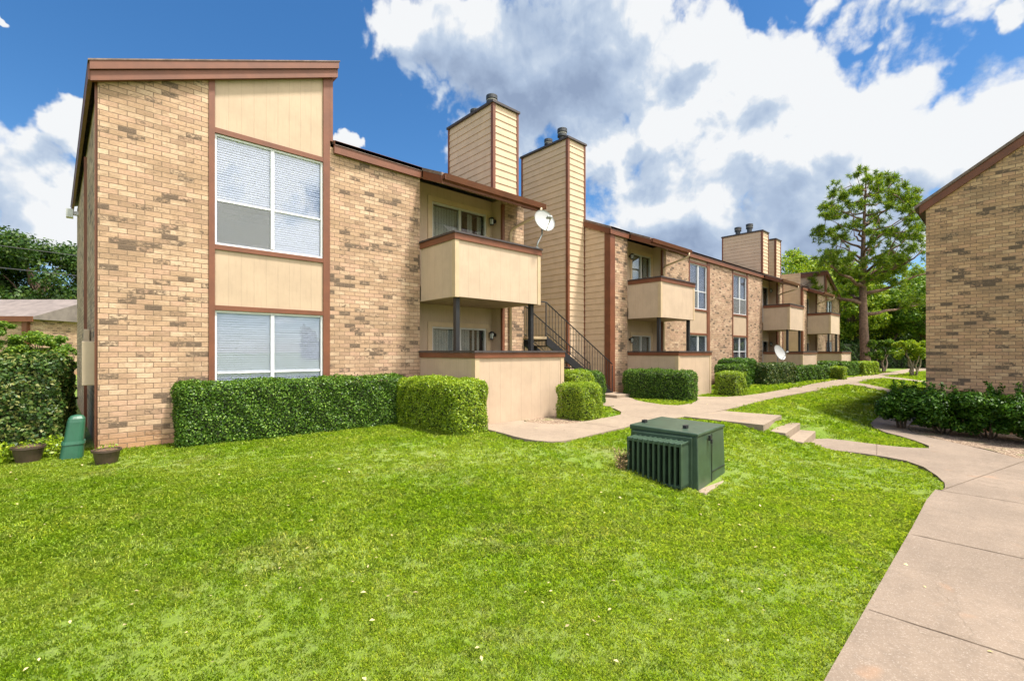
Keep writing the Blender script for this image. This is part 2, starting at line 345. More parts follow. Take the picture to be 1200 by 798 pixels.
# ------------------------------------------------------------------ mesh helpers
class MB:
    def __init__(s): s.v = []; s.f = []; s.cut = []
    def add(s, vs, fs):
        s.cut.append((len(s.v), len(s.f))); o = len(s.v); s.v += [tuple(x) for x in vs]; s.f += [tuple(i + o for i in f) for f in fs]; return s
    def box(s, x0, x1, y0, y1, z0, z1):
        return s.hexa([(x0, y0, z0), (x1, y0, z0), (x1, y1, z0), (x0, y1, z0), (x0, y0, z1), (x1, y0, z1), (x1, y1, z1), (x0, y1, z1)])
    def hexa(s, p):
        return s.add(p, [(0, 3, 2, 1), (4, 5, 6, 7), (0, 1, 5, 4), (1, 2, 6, 5), (2, 3, 7, 6), (3, 0, 4, 7)])
    def xz(s, pts, y0, y1):            # polygon in XZ (counter-clockwise seen from -Y), extruded along Y
        n = len(pts); vs = [(x, y0, z) for x, z in pts] + [(x, y1, z) for x, z in pts]
        return s.add(vs, [tuple(range(n)), tuple(range(2 * n - 1, n - 1, -1))] + [(i, i + n, (i + 1) % n + n, (i + 1) % n) for i in range(n)])
    def yz(s, pts, x0, x1):            # polygon in YZ, extruded along X
        n = len(pts); vs = [(x0, y, z) for y, z in pts] + [(x1, y, z) for y, z in pts]
        return s.add(vs, [tuple(range(n - 1, -1, -1)), tuple(range(n, 2 * n))] + [(i, (i + 1) % n, (i + 1) % n + n, i + n) for i in range(n)])
    def tube(s, pts, r, n=8, cap=True):
        pts = [Vector(p) for p in pts]; k = len(pts)
        rs = r if isinstance(r, (list, tuple)) else [r] * k
        o = len(s.v); up = Vector((0.13, 0.21, 0.97)).normalized()
        for i, p in enumerate(pts):
            d = (pts[min(i + 1, k - 1)] - pts[max(i - 1, 0)]).normalized()
            a = d.cross(up)
            if a.length < 0.1: a = d.cross(Vector((1, 0, 0)))
            a.normalize(); b2 = d.cross(a).normalized()
            for j in range(n):
                th = 2 * PI * j / n; q_ = p + (a * math.cos(th) + b2 * math.sin(th)) * rs[i]; s.v.append(tuple(q_))
        for i in range(k - 1):
            for j in range(n):
                a_, b_ = o + i * n + j, o + i * n + (j + 1) % n
                s.f.append((a_, b_, b_ + n, a_ + n))
        if cap: s.f.append(tuple(o + j for j in range(n - 1, -1, -1))); s.f.append(tuple(o + (k - 1) * n + j for j in range(n)))
        return s
    def lathe(s, c, prof, n=20):       # profile of (radius, z)
        o = len(s.v); k = len(prof)
        for (r, z) in prof:
            for j in range(n):
                th = 2 * PI * j / n; s.v.append((c[0] + r * math.cos(th), c[1] + r * math.sin(th), c[2] + z))
        for i in range(k - 1):
            for j in range(n):
                a_, b_ = o + i * n + j, o + i * n + (j + 1) % n
                s.f.append((a_, b_, b_ + n, a_ + n))
        s.f.append(tuple(o + j for j in range(n - 1, -1, -1))); s.f.append(tuple(o + (k - 1) * n + j for j in range(n)))
        return s
    def each(s, name, mat, parent=None, **k):      # every shape added becomes a part of its own
        c_ = s.cut + [(len(s.v), len(s.f))]
        for (a0, f0), (a1, f1) in zip(c_, c_[1:]):
            m_ = MB(); m_.v = s.v[a0:a1]; m_.f = [tuple(i - a0 for i in f) for f in s.f[f0:f1]]; m_.build(name, mat, parent, **k)
    def build(s, name, mat, parent=None, smooth=False, bevel=0):
        me = bpy.data.meshes.new(name); me.from_pydata(s.v, [], s.f); me.update()
        if smooth:
            for p_ in me.polygons: p_.use_smooth = True
        me.materials.append(mat); box_uv(me)
        o = bpy.data.objects.new(name, me); C.objects.link(o)
        if parent: par_(o, parent)
        if bevel:
            b_ = o.modifiers.new('bevel', 'BEVEL'); b_.width = bevel; b_.segments = 2; b_.limit_method = 'ANGLE'
        return o
def par_(o, p_):
    o.parent = p_; o.matrix_parent_inverse = Matrix.Identity(4)
    w_ = world_loc(p_); o.location = Vector(o.location) - w_ if o.type == 'EMPTY' or True else o.location
def world_loc(o):
    v = Vector((0, 0, 0))
    while o: v += Vector(o.location); o = o.parent
    return v
def box_uv(me):
    nl = len(me.loops)
    if not nl: return
    co = np.empty(len(me.vertices) * 3); me.vertices.foreach_get('co', co); co = co.reshape(-1, 3)
    vi = np.empty(nl, dtype=np.int32); me.loops.foreach_get('vertex_index', vi)
    nn = np.empty(len(me.polygons) * 3); me.polygons.foreach_get('normal', nn); nn = np.abs(nn.reshape(-1, 3))
    tot = np.empty(len(me.polygons), dtype=np.int32); me.polygons.foreach_get('loop_total', tot)
    ax = np.repeat(np.argmax(nn, axis=1), tot); p_ = co[vi]
    uv = np.where((ax == 0)[:, None], p_[:, [1, 2]], np.where((ax == 1)[:, None], p_[:, [0, 2]], p_[:, [0, 1]]))
    l_ = me.uv_layers.new(name='UV'); l_.data.foreach_set('uv', uv.astype(np.float32).ravel())
def tag(o, label=None, cat=None, group=None, kind=None):
    if label: o['label'] = label
    if cat: o['category'] = cat
    if group: o['group'] = group
    if kind: o['kind'] = kind
    return o
def empty(name, loc, label, cat, group=None):
    o = bpy.data.objects.new(name, None); o.empty_display_size = 0.2; C.objects.link(o); o.location = loc
    return tag(o, label, cat, group)
def leaves(name, mat, pts, nrm, size, parent=None, aspect=0.55, jitter=0.9, sizevar=0.35, smooth=False):
    n = len(pts); pts = np.asarray(pts, float)
    N = np.asarray(nrm, float) + rng.normal(0, jitter, (n, 3)); N /= np.linalg.norm(N, axis=1)[:, None] + 1e-9
    T = rng.normal(0, 1, (n, 3)); T -= (T * N).sum(1)[:, None] * N; T /= np.linalg.norm(T, axis=1)[:, None] + 1e-9
    B = np.cross(N, T); sz = size * (1 + rng.uniform(-sizevar, sizevar, n))[:, None]
    v = np.empty((n, 4, 3)); v[:, 0] = pts - T * sz * .5; v[:, 1] = pts + B * sz * aspect * .5 + N * sz * .08
    v[:, 2] = pts + T * sz * .5 - N * sz * .12; v[:, 3] = pts - B * sz * aspect * .5 + N * sz * .08
    return quads(name, mat, v.reshape(-1, 3), 4, parent)
def quads(name, mat, v, k, parent=None):
    n = len(v) // k; me = bpy.data.meshes.new(name)
    me.vertices.add(n * k); me.loops.add(n * k); me.polygons.add(n)
    me.vertices.foreach_set('co', v.astype(np.float32).ravel())
    me.loops.foreach_set('vertex_index', np.arange(n * k, dtype=np.int32))
    me.polygons.foreach_set('loop_start', np.arange(0, n * k, k, dtype=np.int32))
    me.polygons.foreach_set('loop_total', np.full(n, k, dtype=np.int32))
    me.update(calc_edges=True); me.materials.append(mat)
    o = bpy.data.objects.new(name, me); C.objects.link(o)
    if parent: par_(o, parent)
    return o

# ------------------------------------------------------------------ ground
VT = ([-20, -8, 0, 4, 6, 8, 9.6, 11, 12.4, 16, 60], [8, 8, 7.2, 5.9, 5.0, 4.8, 4.15, 3.85, 4.3, 5.0, 5.0])
LL = ([-20, -8, 0, 4, 6, 8, 9.6, 11, 12.4, 16, 24, 60], [7, 7, 6.2, 4.4, 3.0, 2.7, 2.2, 1.9, 2.3, 2.8, 4, 5])
def H(u, v):
    vt = np.interp(u, *VT); L = np.interp(u, *LL)
    s = np.clip((vt - v) / L, 0, 1); s = s * s * (3 - 2 * s)
    return -0.45 * s
def Hg(u, v):     # turf surface: the same with small undulations away from the paths
    return H(u, v) + 0.012 * np.sin(1.3 * u + 0.7) * np.sin(1.7 * v + 0.3) - 0.012
def grid_sheet(name, us, vs, fn, mat, kind='structure'):
    U, V = np.meshgrid(us, vs, indexing='ij'); Z = fn(U, V)
    co = np.stack([U, V, Z], -1).reshape(-1, 3); nu, nv = len(us), len(vs)
    i, j = np.meshgrid(np.arange(nu - 1), np.arange(nv - 1), indexing='ij'); a_ = (i * nv + j).ravel()
    f = np.stack([a_, a_ + nv, a_ + nv + 1, a_ + 1], -1)
    me = bpy.data.meshes.new(name); me.from_pydata(co.tolist(), [], f.tolist()); me.update()
    for p_ in me.polygons: p_.use_smooth = True
    me.materials.append(mat); box_uv(me)
    o = bpy.data.objects.new(name, me); C.objects.link(o); return tag(o, kind=kind)
def inpoly(u, v, poly):
    u = np.asarray(u); v = np.asarray(v); r = np.zeros(u.shape, bool); n = len(poly)
    for i in range(n):
        x1, y1 = poly[i]; x2, y2 = poly[(i + 1) % n]
        c_ = ((y1 > v) != (y2 > v)) & (u < (x2 - x1) * (v - y1) / ((y2 - y1) or 1e-9) + x1)
        r ^= c_
    return r
us = np.concatenate([np.linspace(-700, -30, 12), np.arange(-25, -6, 1.0), np.arange(-6, 20, 0.25), np.arange(20, 60, 1.0), np.linspace(65, 900, 14)])
vs_ = np.concatenate([np.linspace(-700, -30, 12), np.arange(-25, -3, 1.0), np.arange(-3, 11, 0.25), np.arange(11, 60, 1.5), np.linspace(65, 900, 14)])
def smooth_poly(p_, it=2):
    for _ in range(it):
        q_ = []
        for i in range(len(p_)):
            a_, b_ = p_[i], p_[(i + 1) % len(p_)]
            q_ += [(a_[0] * .75 + b_[0] * .25, a_[1] * .75 + b_[1] * .25), (a_[0] * .25 + b_[0] * .75, a_[1] * .25 + b_[1] * .75)]
        p_ = q_
    return p_
# outlines of the paths in plan (metres)
P_main = [(5.62, 7.24), (5.58, 6.5), (5.45, 5.75), (5.5, 5.3), (5.8, 5.02), (6.7, 5.10), (8.35, 5.22), (10.0, 5.12), (11.62, 4.96), (15.84, 5.25), (20.44, 5.18),
          (25.4, 5.16), (32.3, 5.2), (60, 4.8), (60, 6.3), (36.3, 6.1), (33.3, 6.5), (27.3, 6.4), (17.95, 6.05), (15.5, 6.25), (14.9, 6.9), (14.75, 7.38), (14.35, 7.38), (13.9, 6.6), (12.68, 6.26), (11.73, 6.3),
          (12.14, 7.67), (12.9, 8.4), (13.2, 9.25), (13.0, 10.2), (10.2, 10.2), (10.2, 9.0), (10.6, 8.3), (10.3, 7.3), (9.44, 6.31), (8.57, 6.20), (7.06, 6.17), (6.75, 7.0), (6.98, 7.22)]
P_branch = [(9.99, 5.10), (9.98, 3.42), (11.82, 3.66), (11.64, 4.94)]
P_lower = [(10.55, 3.02), (10.75, 2.4), (10.85, 1.79), (10.6, 1.15), (9.45, 0.72), (8.78, 0.66), (8.72, 0.79), (6.0, 0.76), (-12, 0.74), (-12, -1.25), (9, -1.3), (12.3, -1.5), (14.2, -4), (15.4, -4), (13.2, -0.9), (12.24, -0.1),
           (12.9, 0.3), (13.35, 0.72), (14.3, 1.6), (15.2, 1.85), (16.9, 1.95), (24, 1.95), (24, 2.9), (15.83, 2.75), (14.31, 2.3), (13.5, 1.62), (12.45, 1.06), (12.12, 1.5), (12.07, 1.98), (12.2, 3.02)]
P_far = [(25.4, 5.14), (23.0, 2.8), (21.5, 1.5), (22.3, 1.2), (24.0, 2.6), (26.9, 5.14)]
P_far2 = [(33.0, 5.15), (32.0, 3.2), (33.6, 3.2), (34.6, 5.15)]
P_bed = [(12.25, -0.12), (12.9, 0.28), (13.36, 0.70), (14.32, 1.58), (15.2, 1.82), (16.2, 1.9), (16.2, -4), (15.45, -4), (13.2, -0.95)]
P_bed1 = [(6.98, 7.24), (6.8, 6.9), (7.08, 6.2), (8.5, 6.24), (8.6, 6.9), (8.4, 7.24)]
WALKS = [P_main, P_branch, P_lower, P_far, P_far2]
def walkmask(u, v, beds=True):
    m_ = np.zeros(np.shape(u), bool)
    for p_ in WALKS + ([P_bed, P_bed1] if beds else []): m_ |= inpoly(u, v, p_)
    return m_
def ground_fn(u, v):
    z = Hg(u, v) - np.where(walkmask(u, v), 0.03, 0.0)
    z = np.where(inpoly(u, v, P_lower) | inpoly(u, v, P_bed) | ((u > 10.3) & (u < 11.9) & (v > 2.8) & (v < 3.35)), np.minimum(z, -0.50), z)
    return z
def ground_at(u, v):      # height of the lawn sheet itself, read off its grid
    i = np.clip(np.searchsorted(us, u) - 1, 0, len(us) - 2); j = np.clip(np.searchsorted(vs_, v) - 1, 0, len(vs_) - 2)
    fu = (u - us[i]) / (us[i + 1] - us[i]); fv = (v - vs_[j]) / (vs_[j + 1] - vs_[j])
    return (GZ[i, j] * (1 - fu) * (1 - fv) + GZ[i + 1, j] * fu * (1 - fv) + GZ[i, j + 1] * (1 - fu) * fv + GZ[i + 1, j + 1] * fu * fv)
GZ = ground_fn(*np.meshgrid(us, vs_, indexing='ij'))
grid_sheet('lawn', us, vs_, ground_fn, M['turf'])
def slab(name, poly, top, mat, thick=0.14, step=0.5, fn=H):
    from mathutils.geometry import delaunay_2d_cdt
    bm = bmesh.new(); V2, _, F2, _, _, _ = delaunay_2d_cdt([Vector(p_) for p_ in poly], [], [list(range(len(poly)))], 1, 1e-5)
    vv = [bm.verts.new((p_[0], p_[1], 0)) for p_ in V2]
    for f_ in F2: bm.faces.new([vv[i] for i in f_])
    xs = [p_[0] for p_ in poly]; ys = [p_[1] for p_ in poly]
    for lo, hi, nrm in ((min(xs), max(xs), (1, 0, 0)), (min(ys), max(ys), (0, 1, 0))):
        k = math.floor(lo / step) * step + step
        while k < hi:
            co = (k, 0, 0) if nrm[0] else (0, k, 0)
            bmesh.ops.bisect_plane(bm, geom=bm.verts[:] + bm.edges[:] + bm.faces[:], plane_co=co, plane_no=nrm); k += step
    bm.normal_update()
    for f in bm.faces:
        if f.normal.z < 0: f.normal_flip()
    ex = bmesh.ops.extrude_face_region(bm, geom=bm.faces[:])
    topv = [g_ for g_ in ex['geom'] if isinstance(g_, bmesh.types.BMVert)]; ts = set(topv)
    for v in bm.verts:
        z = float(fn(v.co.x, v.co.y)) + top; v.co.z = z if v in ts else z - thick
    bmesh.ops.recalc_face_normals(bm, faces=bm.faces[:])
    me = bpy.data.meshes.new(name); bm.to_mesh(me); bm.free(); me.materials.append(mat); box_uv(me)
    o = bpy.data.objects.new(name, me); C.objects.link(o); return tag(o, kind='structure')
flat0 = lambda u, v: 0.0
slab('walkway', smooth_poly(P_main, 1), 0.02, M['walk'], fn=lambda u, v: float(H(u, max(v, 5.6))))
slab('walkway_branch', P_branch, 0.026, M['walk'], thick=0.17, fn=flat0)
slab('sidewalk', smooth_poly(P_lower, 1), 0.022, M['walk2'], fn=lambda u, v: -0.45)
slab('far_walkway', P_far, 0.02, M['walk'])
slab('far_walkway', P_far2, 0.02, M['walk'])
slab('planting_bed', P_bed, 0.012, M['mulch'], thick=0.1, fn=lambda u, v: -0.45 + 0.02 * math.sin(3 * u) * math.sin(4 * v))
slab('planting_bed', P_bed1, 0.012, M['mulch'], thick=0.1)
# joints cut in the concrete: narrow dirty strips a few mm above it
def seam(p0, p1, z, w_=0.012):
    d = (Vector(p1) - Vector(p0)).normalized(); n = Vector((-d.y, d.x)) * w_ / 2; k = 14; mb = MB(); L_ = []
    for i in range(k + 1):
        p_ = Vector(p0).lerp(Vector(p1), i / k); j = random.uniform(-.004, .004); f = random.uniform(.5, 1.3)
        L_.append(((p_.x + n.x * f + j, p_.y + n.y * f), (p_.x - n.x * f + j, p_.y - n.y * f)))
    for i in range(k):
        a_, b_ = L_[i], L_[i + 1]; mb.add([(*a_[0], z), (*a_[1], z), (*b_[1], z), (*b_[0], z)], [(0, 1, 2, 3)])
    tag(mb.build('walkway_joint', M['seam']), kind='structure')
for u in (4.3, 6.4, 8.72): seam((u, 0.74), (u + 0.05, -1.2), -0.45 + 0.026)
seam((8.72, 0.70), (12.2, -0.12), -0.45 + 0.026); seam((10.85, 1.75), (12.08, 1.95), -0.45 + 0.026)
for u in (7.6, 9.2, 13.4, 15.6, 17.6, 19.6, 21.6, 23.6): seam((u, 5.2), (u, 6.1), 0.024)
seam((10.0, 5.1), (11.62, 4.96), 0.030)
# steps
st = empty('garden_steps', (11.1, 3.35, -0.45), 'three shallow concrete steps leading down from the walkway through the lawn', 'steps', 'short flights of concrete steps in the lawn')
def step_run(st, u0, u1, v, z0, n, run=0.3, rise=0.142, skew=0.06):
    for k in range(n):
        v1 = v - run * k; v0_ = v1 - run; zt = z0 - rise * (k + 1)
        mb = MB(); mb.hexa([(u0, v0_, zt - .2), (u1 + .05, v0_ + skew, zt - .2), (u1, v1 + skew - .003, zt - .2), (u0, v1 - .003, zt - .2),
                            (u0, v0_, zt), (u1 + .05, v0_ + skew, zt), (u1, v1 + skew - .003, zt), (u0, v1 - .003, zt)])
        mb.build('step', M['walk'], st, bevel=0.012)
step_run(st, 10.25, 11.85, 3.40, 0.02, 2, skew=0.2)
st2 = empty('garden_steps', (32.8, 3.0, -0.2), 'distant concrete steps in the lawn before the tall pine', 'steps', 'short flights of concrete steps in the lawn')
step_run(st2, 31.9, 33.6, 3.2, 0.0, 2, 0.5, 0.13, 0.0)

# ------------------------------------------------------------------ the apartment rows
V0 = 9.32
PITCH = 0.4166
def lap_face(mb, a, b, z0, z1, out, exp=0.21, t=0.018):
    """horizontal lap boards on the vertical face from plan point a to b, facing 'out'"""
    a = Vector(a); b = Vector(b); o = Vector(out); z = z0
    while z < z1 - 1e-4:
        zt = min(z + exp, z1); f = t * (zt - z) / exp
        p = [(*(a + o * t), z), (*(b + o * t), z), (*(b + o * (t - f)), zt), (*(a + o * (t - f)), zt), (*a, z), (*b, z)]
        vs = [Vector((q[0], q[1], q[2])) for q in p]
        mb.add(vs, [(0, 1, 2, 3), (4, 5, 1, 0)]); z = zt
def quad_frame(mb, u0, u1, z0, z1, y0, y1, w_):
    mb.box(u0, u1, y0, y1, z0, z0 + w_).box(u0, u1, y0, y1, z1 - w_, z1).box(u0, u0 + w_, y0, y1, z0 + w_, z1 - w_).box(u1 - w_, u1, y0, y1, z0 + w_, z1 - w_)
def window(root, u0, u1, z0, z1, rail, screens=(), cover='blind', y=V0):
    """a two by two window, face at y; blinds or curtains hang behind the panes"""
    fr = MB(); quad_frame(fr, u0, u1, z0, z1, y + 0.02, y + 0.09, 0.034); um = (u0 + u1) / 2
    fr.box(um - .028, um + .028, y + .012, y + .09, z0 + .045, z1 - .045)
    for a_, b_ in ((u0 + .045, um - .03), (um + .03, u1 - .045)): fr.box(a_, b_, y + .03, y + .085, rail - .016, rail + .016)
    f = fr.build('window', M['white'], root)
    for a_, b_ in ((u0 + .045, um - .03), (um + .03, u1 - .045)):
        for c_, d_ in ((z0 + .045, rail - .022), (rail + .022, z1 - .045)):
            MB().box(a_, b_, y + .055, y + .060, c_, d_).build('pane', M['glass'], f)
    k = 0
    for a_, b_ in ((u0 + .045, um - .03), (um + .03, u1 - .045)):
        if k in screens: MB().box(a_ + .004, b_ - .004, y + .036, y + .039, z0 + .049, rail - .025).build('insect_screen', M['screen'], f)
        k += 1
        mb = MB()
        if cover == 'blind':
            z = z0 + .05
            while z < z1 - .05:
                j1, j2 = random.uniform(-.003, .003), random.uniform(-.003, .003)
                mb.hexa([(a_, y + .072, z - .006 + j1), (b_, y + .072, z - .006 + j2), (b_, y + .100, z + .040 + j2), (a_, y + .100, z + .040 + j1),
                         (a_, y + .074, z - .006 + j1), (b_, y + .074, z - .006 + j2), (b_, y + .102, z + .040 + j2), (a_, y + .102, z + .040 + j1)]); z += .042
        else:
            n = int((b_ - a_) / .022); pts = []
            for i in range(n + 1):
                x = a_ + (b_ - a_) * i / n; pts.append((x, y + .115 + .022 * math.sin(x * 46 + 1.5 * math.sin(x * 9))))
            for i in range(n):
                (xa, ya), (xb, yb) = pts[i], pts[i + 1]
                mb.add([(xa, ya, z0 + .03), (xb, yb, z0 + .03), (xb, yb, z1 - .03), (xa, ya, z1 - .03)], [(0, 1, 2, 3)])
        mb.build('blind' if cover == 'blind' else 'curtain', M['blind'] if cover == 'blind' else M['curtain'], f)
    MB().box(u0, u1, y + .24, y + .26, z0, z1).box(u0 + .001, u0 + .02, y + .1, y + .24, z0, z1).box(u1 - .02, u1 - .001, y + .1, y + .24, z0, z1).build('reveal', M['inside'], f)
def window_bay(root, trim, u0, u1, ztop, low_bot, cover, screens, high=None, w_l=0.09, w_r=0.14, upcover=None):
    a_, b_ = u0 + w_l, u1 - w_r
    trim.box(u0, a_, V0 - .02, V0 + .3, -.4, ztop if not high else high(u0)); trim.box(b_, u1, V0 - .02, V0 + .3, -.4, ztop if not high else high(u1))
    window(root, a_, b_, 3.35, 5.27, 4.13, screens, upcover or cover)
    window(root, a_, b_, low_bot, 2.215, 1.13 if low_bot < .8 else 1.5, (), cover)
    for z_, z1 in ((3.265, 3.348), (2.217, 2.300), (5.272, 5.36)): trim.box(a_ + .002, b_ - .002, V0 - .018, V0 + .28, z_, z1)
    MB().box(a_, b_, V0 + .012, V0 + .2, 2.302, 3.263).build('wall_panel', M['panel'], root)
    if high: MB().xz([(a_, 5.362), (b_, 5.362), (b_, high(b_) + .02), (a_, high(a_) + .02)], V0 + .012, V0 + .2).build('wall_panel', M['panel'], root)
    else: MB().box(a_, b_, V0 + .012, V0 + .2, 5.362, ztop).build('wall_panel', M['panel'], root)
    MB().box(a_, b_, V0 + .012, V0 + .2, -.4, low_bot - .002).build('wall_panel', M['panel'], root)
def wall_lamp(root, x, y, z, ax):
    mb = MB(); d = Vector(ax)
    mb.tube([Vector((x, y, z)), Vector((x, y, z)) + d * .03], .05, 10)
    mb.tube([Vector((x, y, z)) + d * .03, Vector((x, y, z + .04)) + d * .11], .012, 6)
    c_ = Vector((x, y, z)) + d * .13
    mb.lathe(c_, [(.015, .10), (.07, .07), (.075, .045), (.03, .04)], 8)
    for k in range(4):
        th = PI / 4 + k * PI / 2; mb.tube([c_ + Vector((math.cos(th) * .06, math.sin(th) * .06, .045)), c_ + Vector((math.cos(th) * .045, math.sin(th) * .045, -.10))], .006, 5)
    mb.lathe(c_, [(.05, -.12), (.055, -.10), (.02, -.135)], 8)
    L_ = mb.build('wall_lamp', M['black'], root); MB().lathe(c_, [(.042, -.10), (.052, .04)], 8).build('lamp_glass', M['lampglass'], L_)
def sliding_door(root, u0, u1, z0, z1, y, left_open=False, cov=(1, .35)):
    fr = MB(); quad_frame(fr, u0 - .12, u1 + .12, z0 - .02, z1 + .12, y - .03, y + .02, .12); tr = fr.build('door_trim', M['tantrim'], root)
    fr = MB(); quad_frame(fr, u0, u1, z0, z1, y + .0, y + .08, .045); um = (u0 + u1) / 2
    fr.box(um - .035, um + .035, y + .005, y + .07, z0 + .045, z1 - .045)
    d = fr.build('sliding_door', M['greyalu'], root)
    for a_, b_, yy in ((u0 + .045, um - .035, y + .05), (um + .035, u1 - .045, y + .03)): MB().box(a_, b_, yy, yy + .006, z0 + .045, z1 - .045).build('pane', M['glass_dark'], d)
    mb = MB(); x = u0 + .05
    while x < u1 - .1:       # hanging vertical blind slats
        part_ = 0 if x < um else 1
        if random.random() < cov[part_]:
            mb.hexa([(x, y + .14, z0 + .05), (x + .085, y + .155, z0 + .05), (x + .085, y + .158, z0 + .05), (x, y + .143, z0 + .05),
                     (x, y + .14, z1 - .05), (x + .085, y + .155, z1 - .05), (x + .085, y + .158, z1 - .05), (x, y + .143, z1 - .05)])
        x += .082
    mb.build('vertical_blind', M['curtain'], d)
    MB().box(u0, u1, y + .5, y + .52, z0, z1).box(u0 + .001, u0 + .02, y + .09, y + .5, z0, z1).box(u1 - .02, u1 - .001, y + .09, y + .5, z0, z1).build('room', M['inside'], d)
def balcony_bay(root, trim, u0, u1, mirror, pat0, pat1, pv, bv, cov):
    RV = V0 + 0.44
    # recessed wall, both floors, with holes left for the doors
    if not mirror: dl, dr = u0 + .60, u1 - .22
    else: dl, dr = u0 + .95, u1 - .10
    wl = MB()
    for zf, zc in ((-.3, 2.75), (2.75, 5.62)):
        zd0, zd1 = (0.08, 2.12) if zf < 0 else (3.08, 5.22)
        wl.box(u0 - .2, dl - .0, RV, RV + .12, zf, zc).box(dr + .0, u1 + .1, RV, RV + .12, zf, zc)
        wl.box(dl, dr, RV, RV + .12, zd1, zc).box(dl, dr, RV, RV + .12, zf, zd0)
        sliding_door(root, dl + .003, dr - .003, zd0, zd1, RV - .001, cov=cov[0 if zf < 0 else 1])
    wl.each('recess_wall', M['panel'], root)
    MB().box(u1 - .015, u1 - .002, V0 + .06, RV, -.3, 5.6).box(u0 + .002, u0 + .015, V0 + .06, RV, -.3, 5.6).each('recess_side', M['panel'], root)
    trim.box(u1 - .03, u1 + .05, V0 - .025, V0 + .05, -.3, 5.45); 
    if mirror:
        for z in (1.95, 5.05): wall_lamp(root, u0 + .78, RV - .005, z, (0, -1, 0))
    else:
        for z in (1.95, 5.05): wall_lamp(root, u1 - .017, RV - .15, z, (-1, 0, 0))
    # balcony
    b = MB(); b.box(u0 + .01, u1, bv, bv + .09, 2.66, 3.86).box(u0 + .01, u0 + .10, bv + .09, V0 - .03, 2.66, 3.86).box(u1 - .09, u1, bv + .09, V0 - .03, 2.66, 3.86)
    bal = b.build('balcony', M['parapet'], root)
    cb = MB()
    for x in (u0 + .01, u1 - .08): cb.box(x - .012, x + .09, bv - .014, bv + .10, 2.65, 3.855)
    cb.each('corner_board', M['tantrim'], bal)
    br = MB(); br.box(u0 - .02, u1 + .03, bv - .03, bv - .002, 3.86, 3.99).box(u0 - .02, u0 + .008, bv - .002, V0 - .03, 3.86, 3.99).box(u1 + .002, u1 + .03, bv - .002, V0 - .03, 3.86, 3.99)
    br.build('rail_band', M['brown'], bal)
    MB().box(u0 - .045, u1 + .055, bv - .055, bv + .12, 3.993, 4.03).box(u0 - .045, u0 + .12, bv + .12, V0 - .032, 3.993, 4.03).box(u1 - .11, u1 + .055, bv + .12, V0 - .032, 3.993, 4.03).build('rail_cap', M['darkcap'], bal)
    MB().box(u0 + .02, u1 - .01, bv + .02, RV - .002, 2.67, 2.69).box(u0 + .10, u1 - .09, bv + .09, RV - .002, 3.0, 3.05).build('deck', M['deck'], bal)
    for x in (u0 + .10, u1 - .22): MB().box(x, x + .10, bv + .10, bv + .20, 0.0, 2.668).build('post', M['black'], root)
    # patio enclosure
    b = MB(); b.box(pat0, pat1, pv, pv + .10, -.12, 1.37).box(pat0, pat0 + .10, pv + .10, V0 - .03, -.12, 1.37).box(pat1 - .1, pat1, pv + .10, V0 - .03, -.12, 1.37)
    pat = b.build('patio_wall', M['patio'], root)
    cb = MB()
    for x in (pat0, pat1 - .09): cb.box(x - .012, x + .10, pv - .014, pv + .11, -.1, 1.365)
    cb.each('corner_board', M['tantrim'], pat)
    MB().box(pat0 - .03, pat1 + .03, pv - .03, pv - .002, 1.37, 1.478).box(pat0 - .03, pat0 - .002, pv - .002, V0 - .03, 1.37, 1.478).box(pat1 + .002, pat1 + .03, pv - .002, V0 - .03, 1.37, 1.478).build('rail_band', M['brown'], pat)
    MB().box(pat0 - .05, pat1 + .05, pv - .05, pv + .13, 1.481, 1.52).box(pat0 - .05, pat0 + .13, pv + .13, V0 - .032, 1.481, 1.52).box(pat1 - .13, pat1 + .05, pv + .13, V0 - .032, 1.481, 1.52).build('rail_cap', M['darkcap'], pat)
    MB().box(pat0 + .1, pat1 - .1, pv + .1, RV, -.1, .05).build('patio_slab', M['walk'], root)
def ztop(v): return 5.73 + PITCH * (v - 9.22)
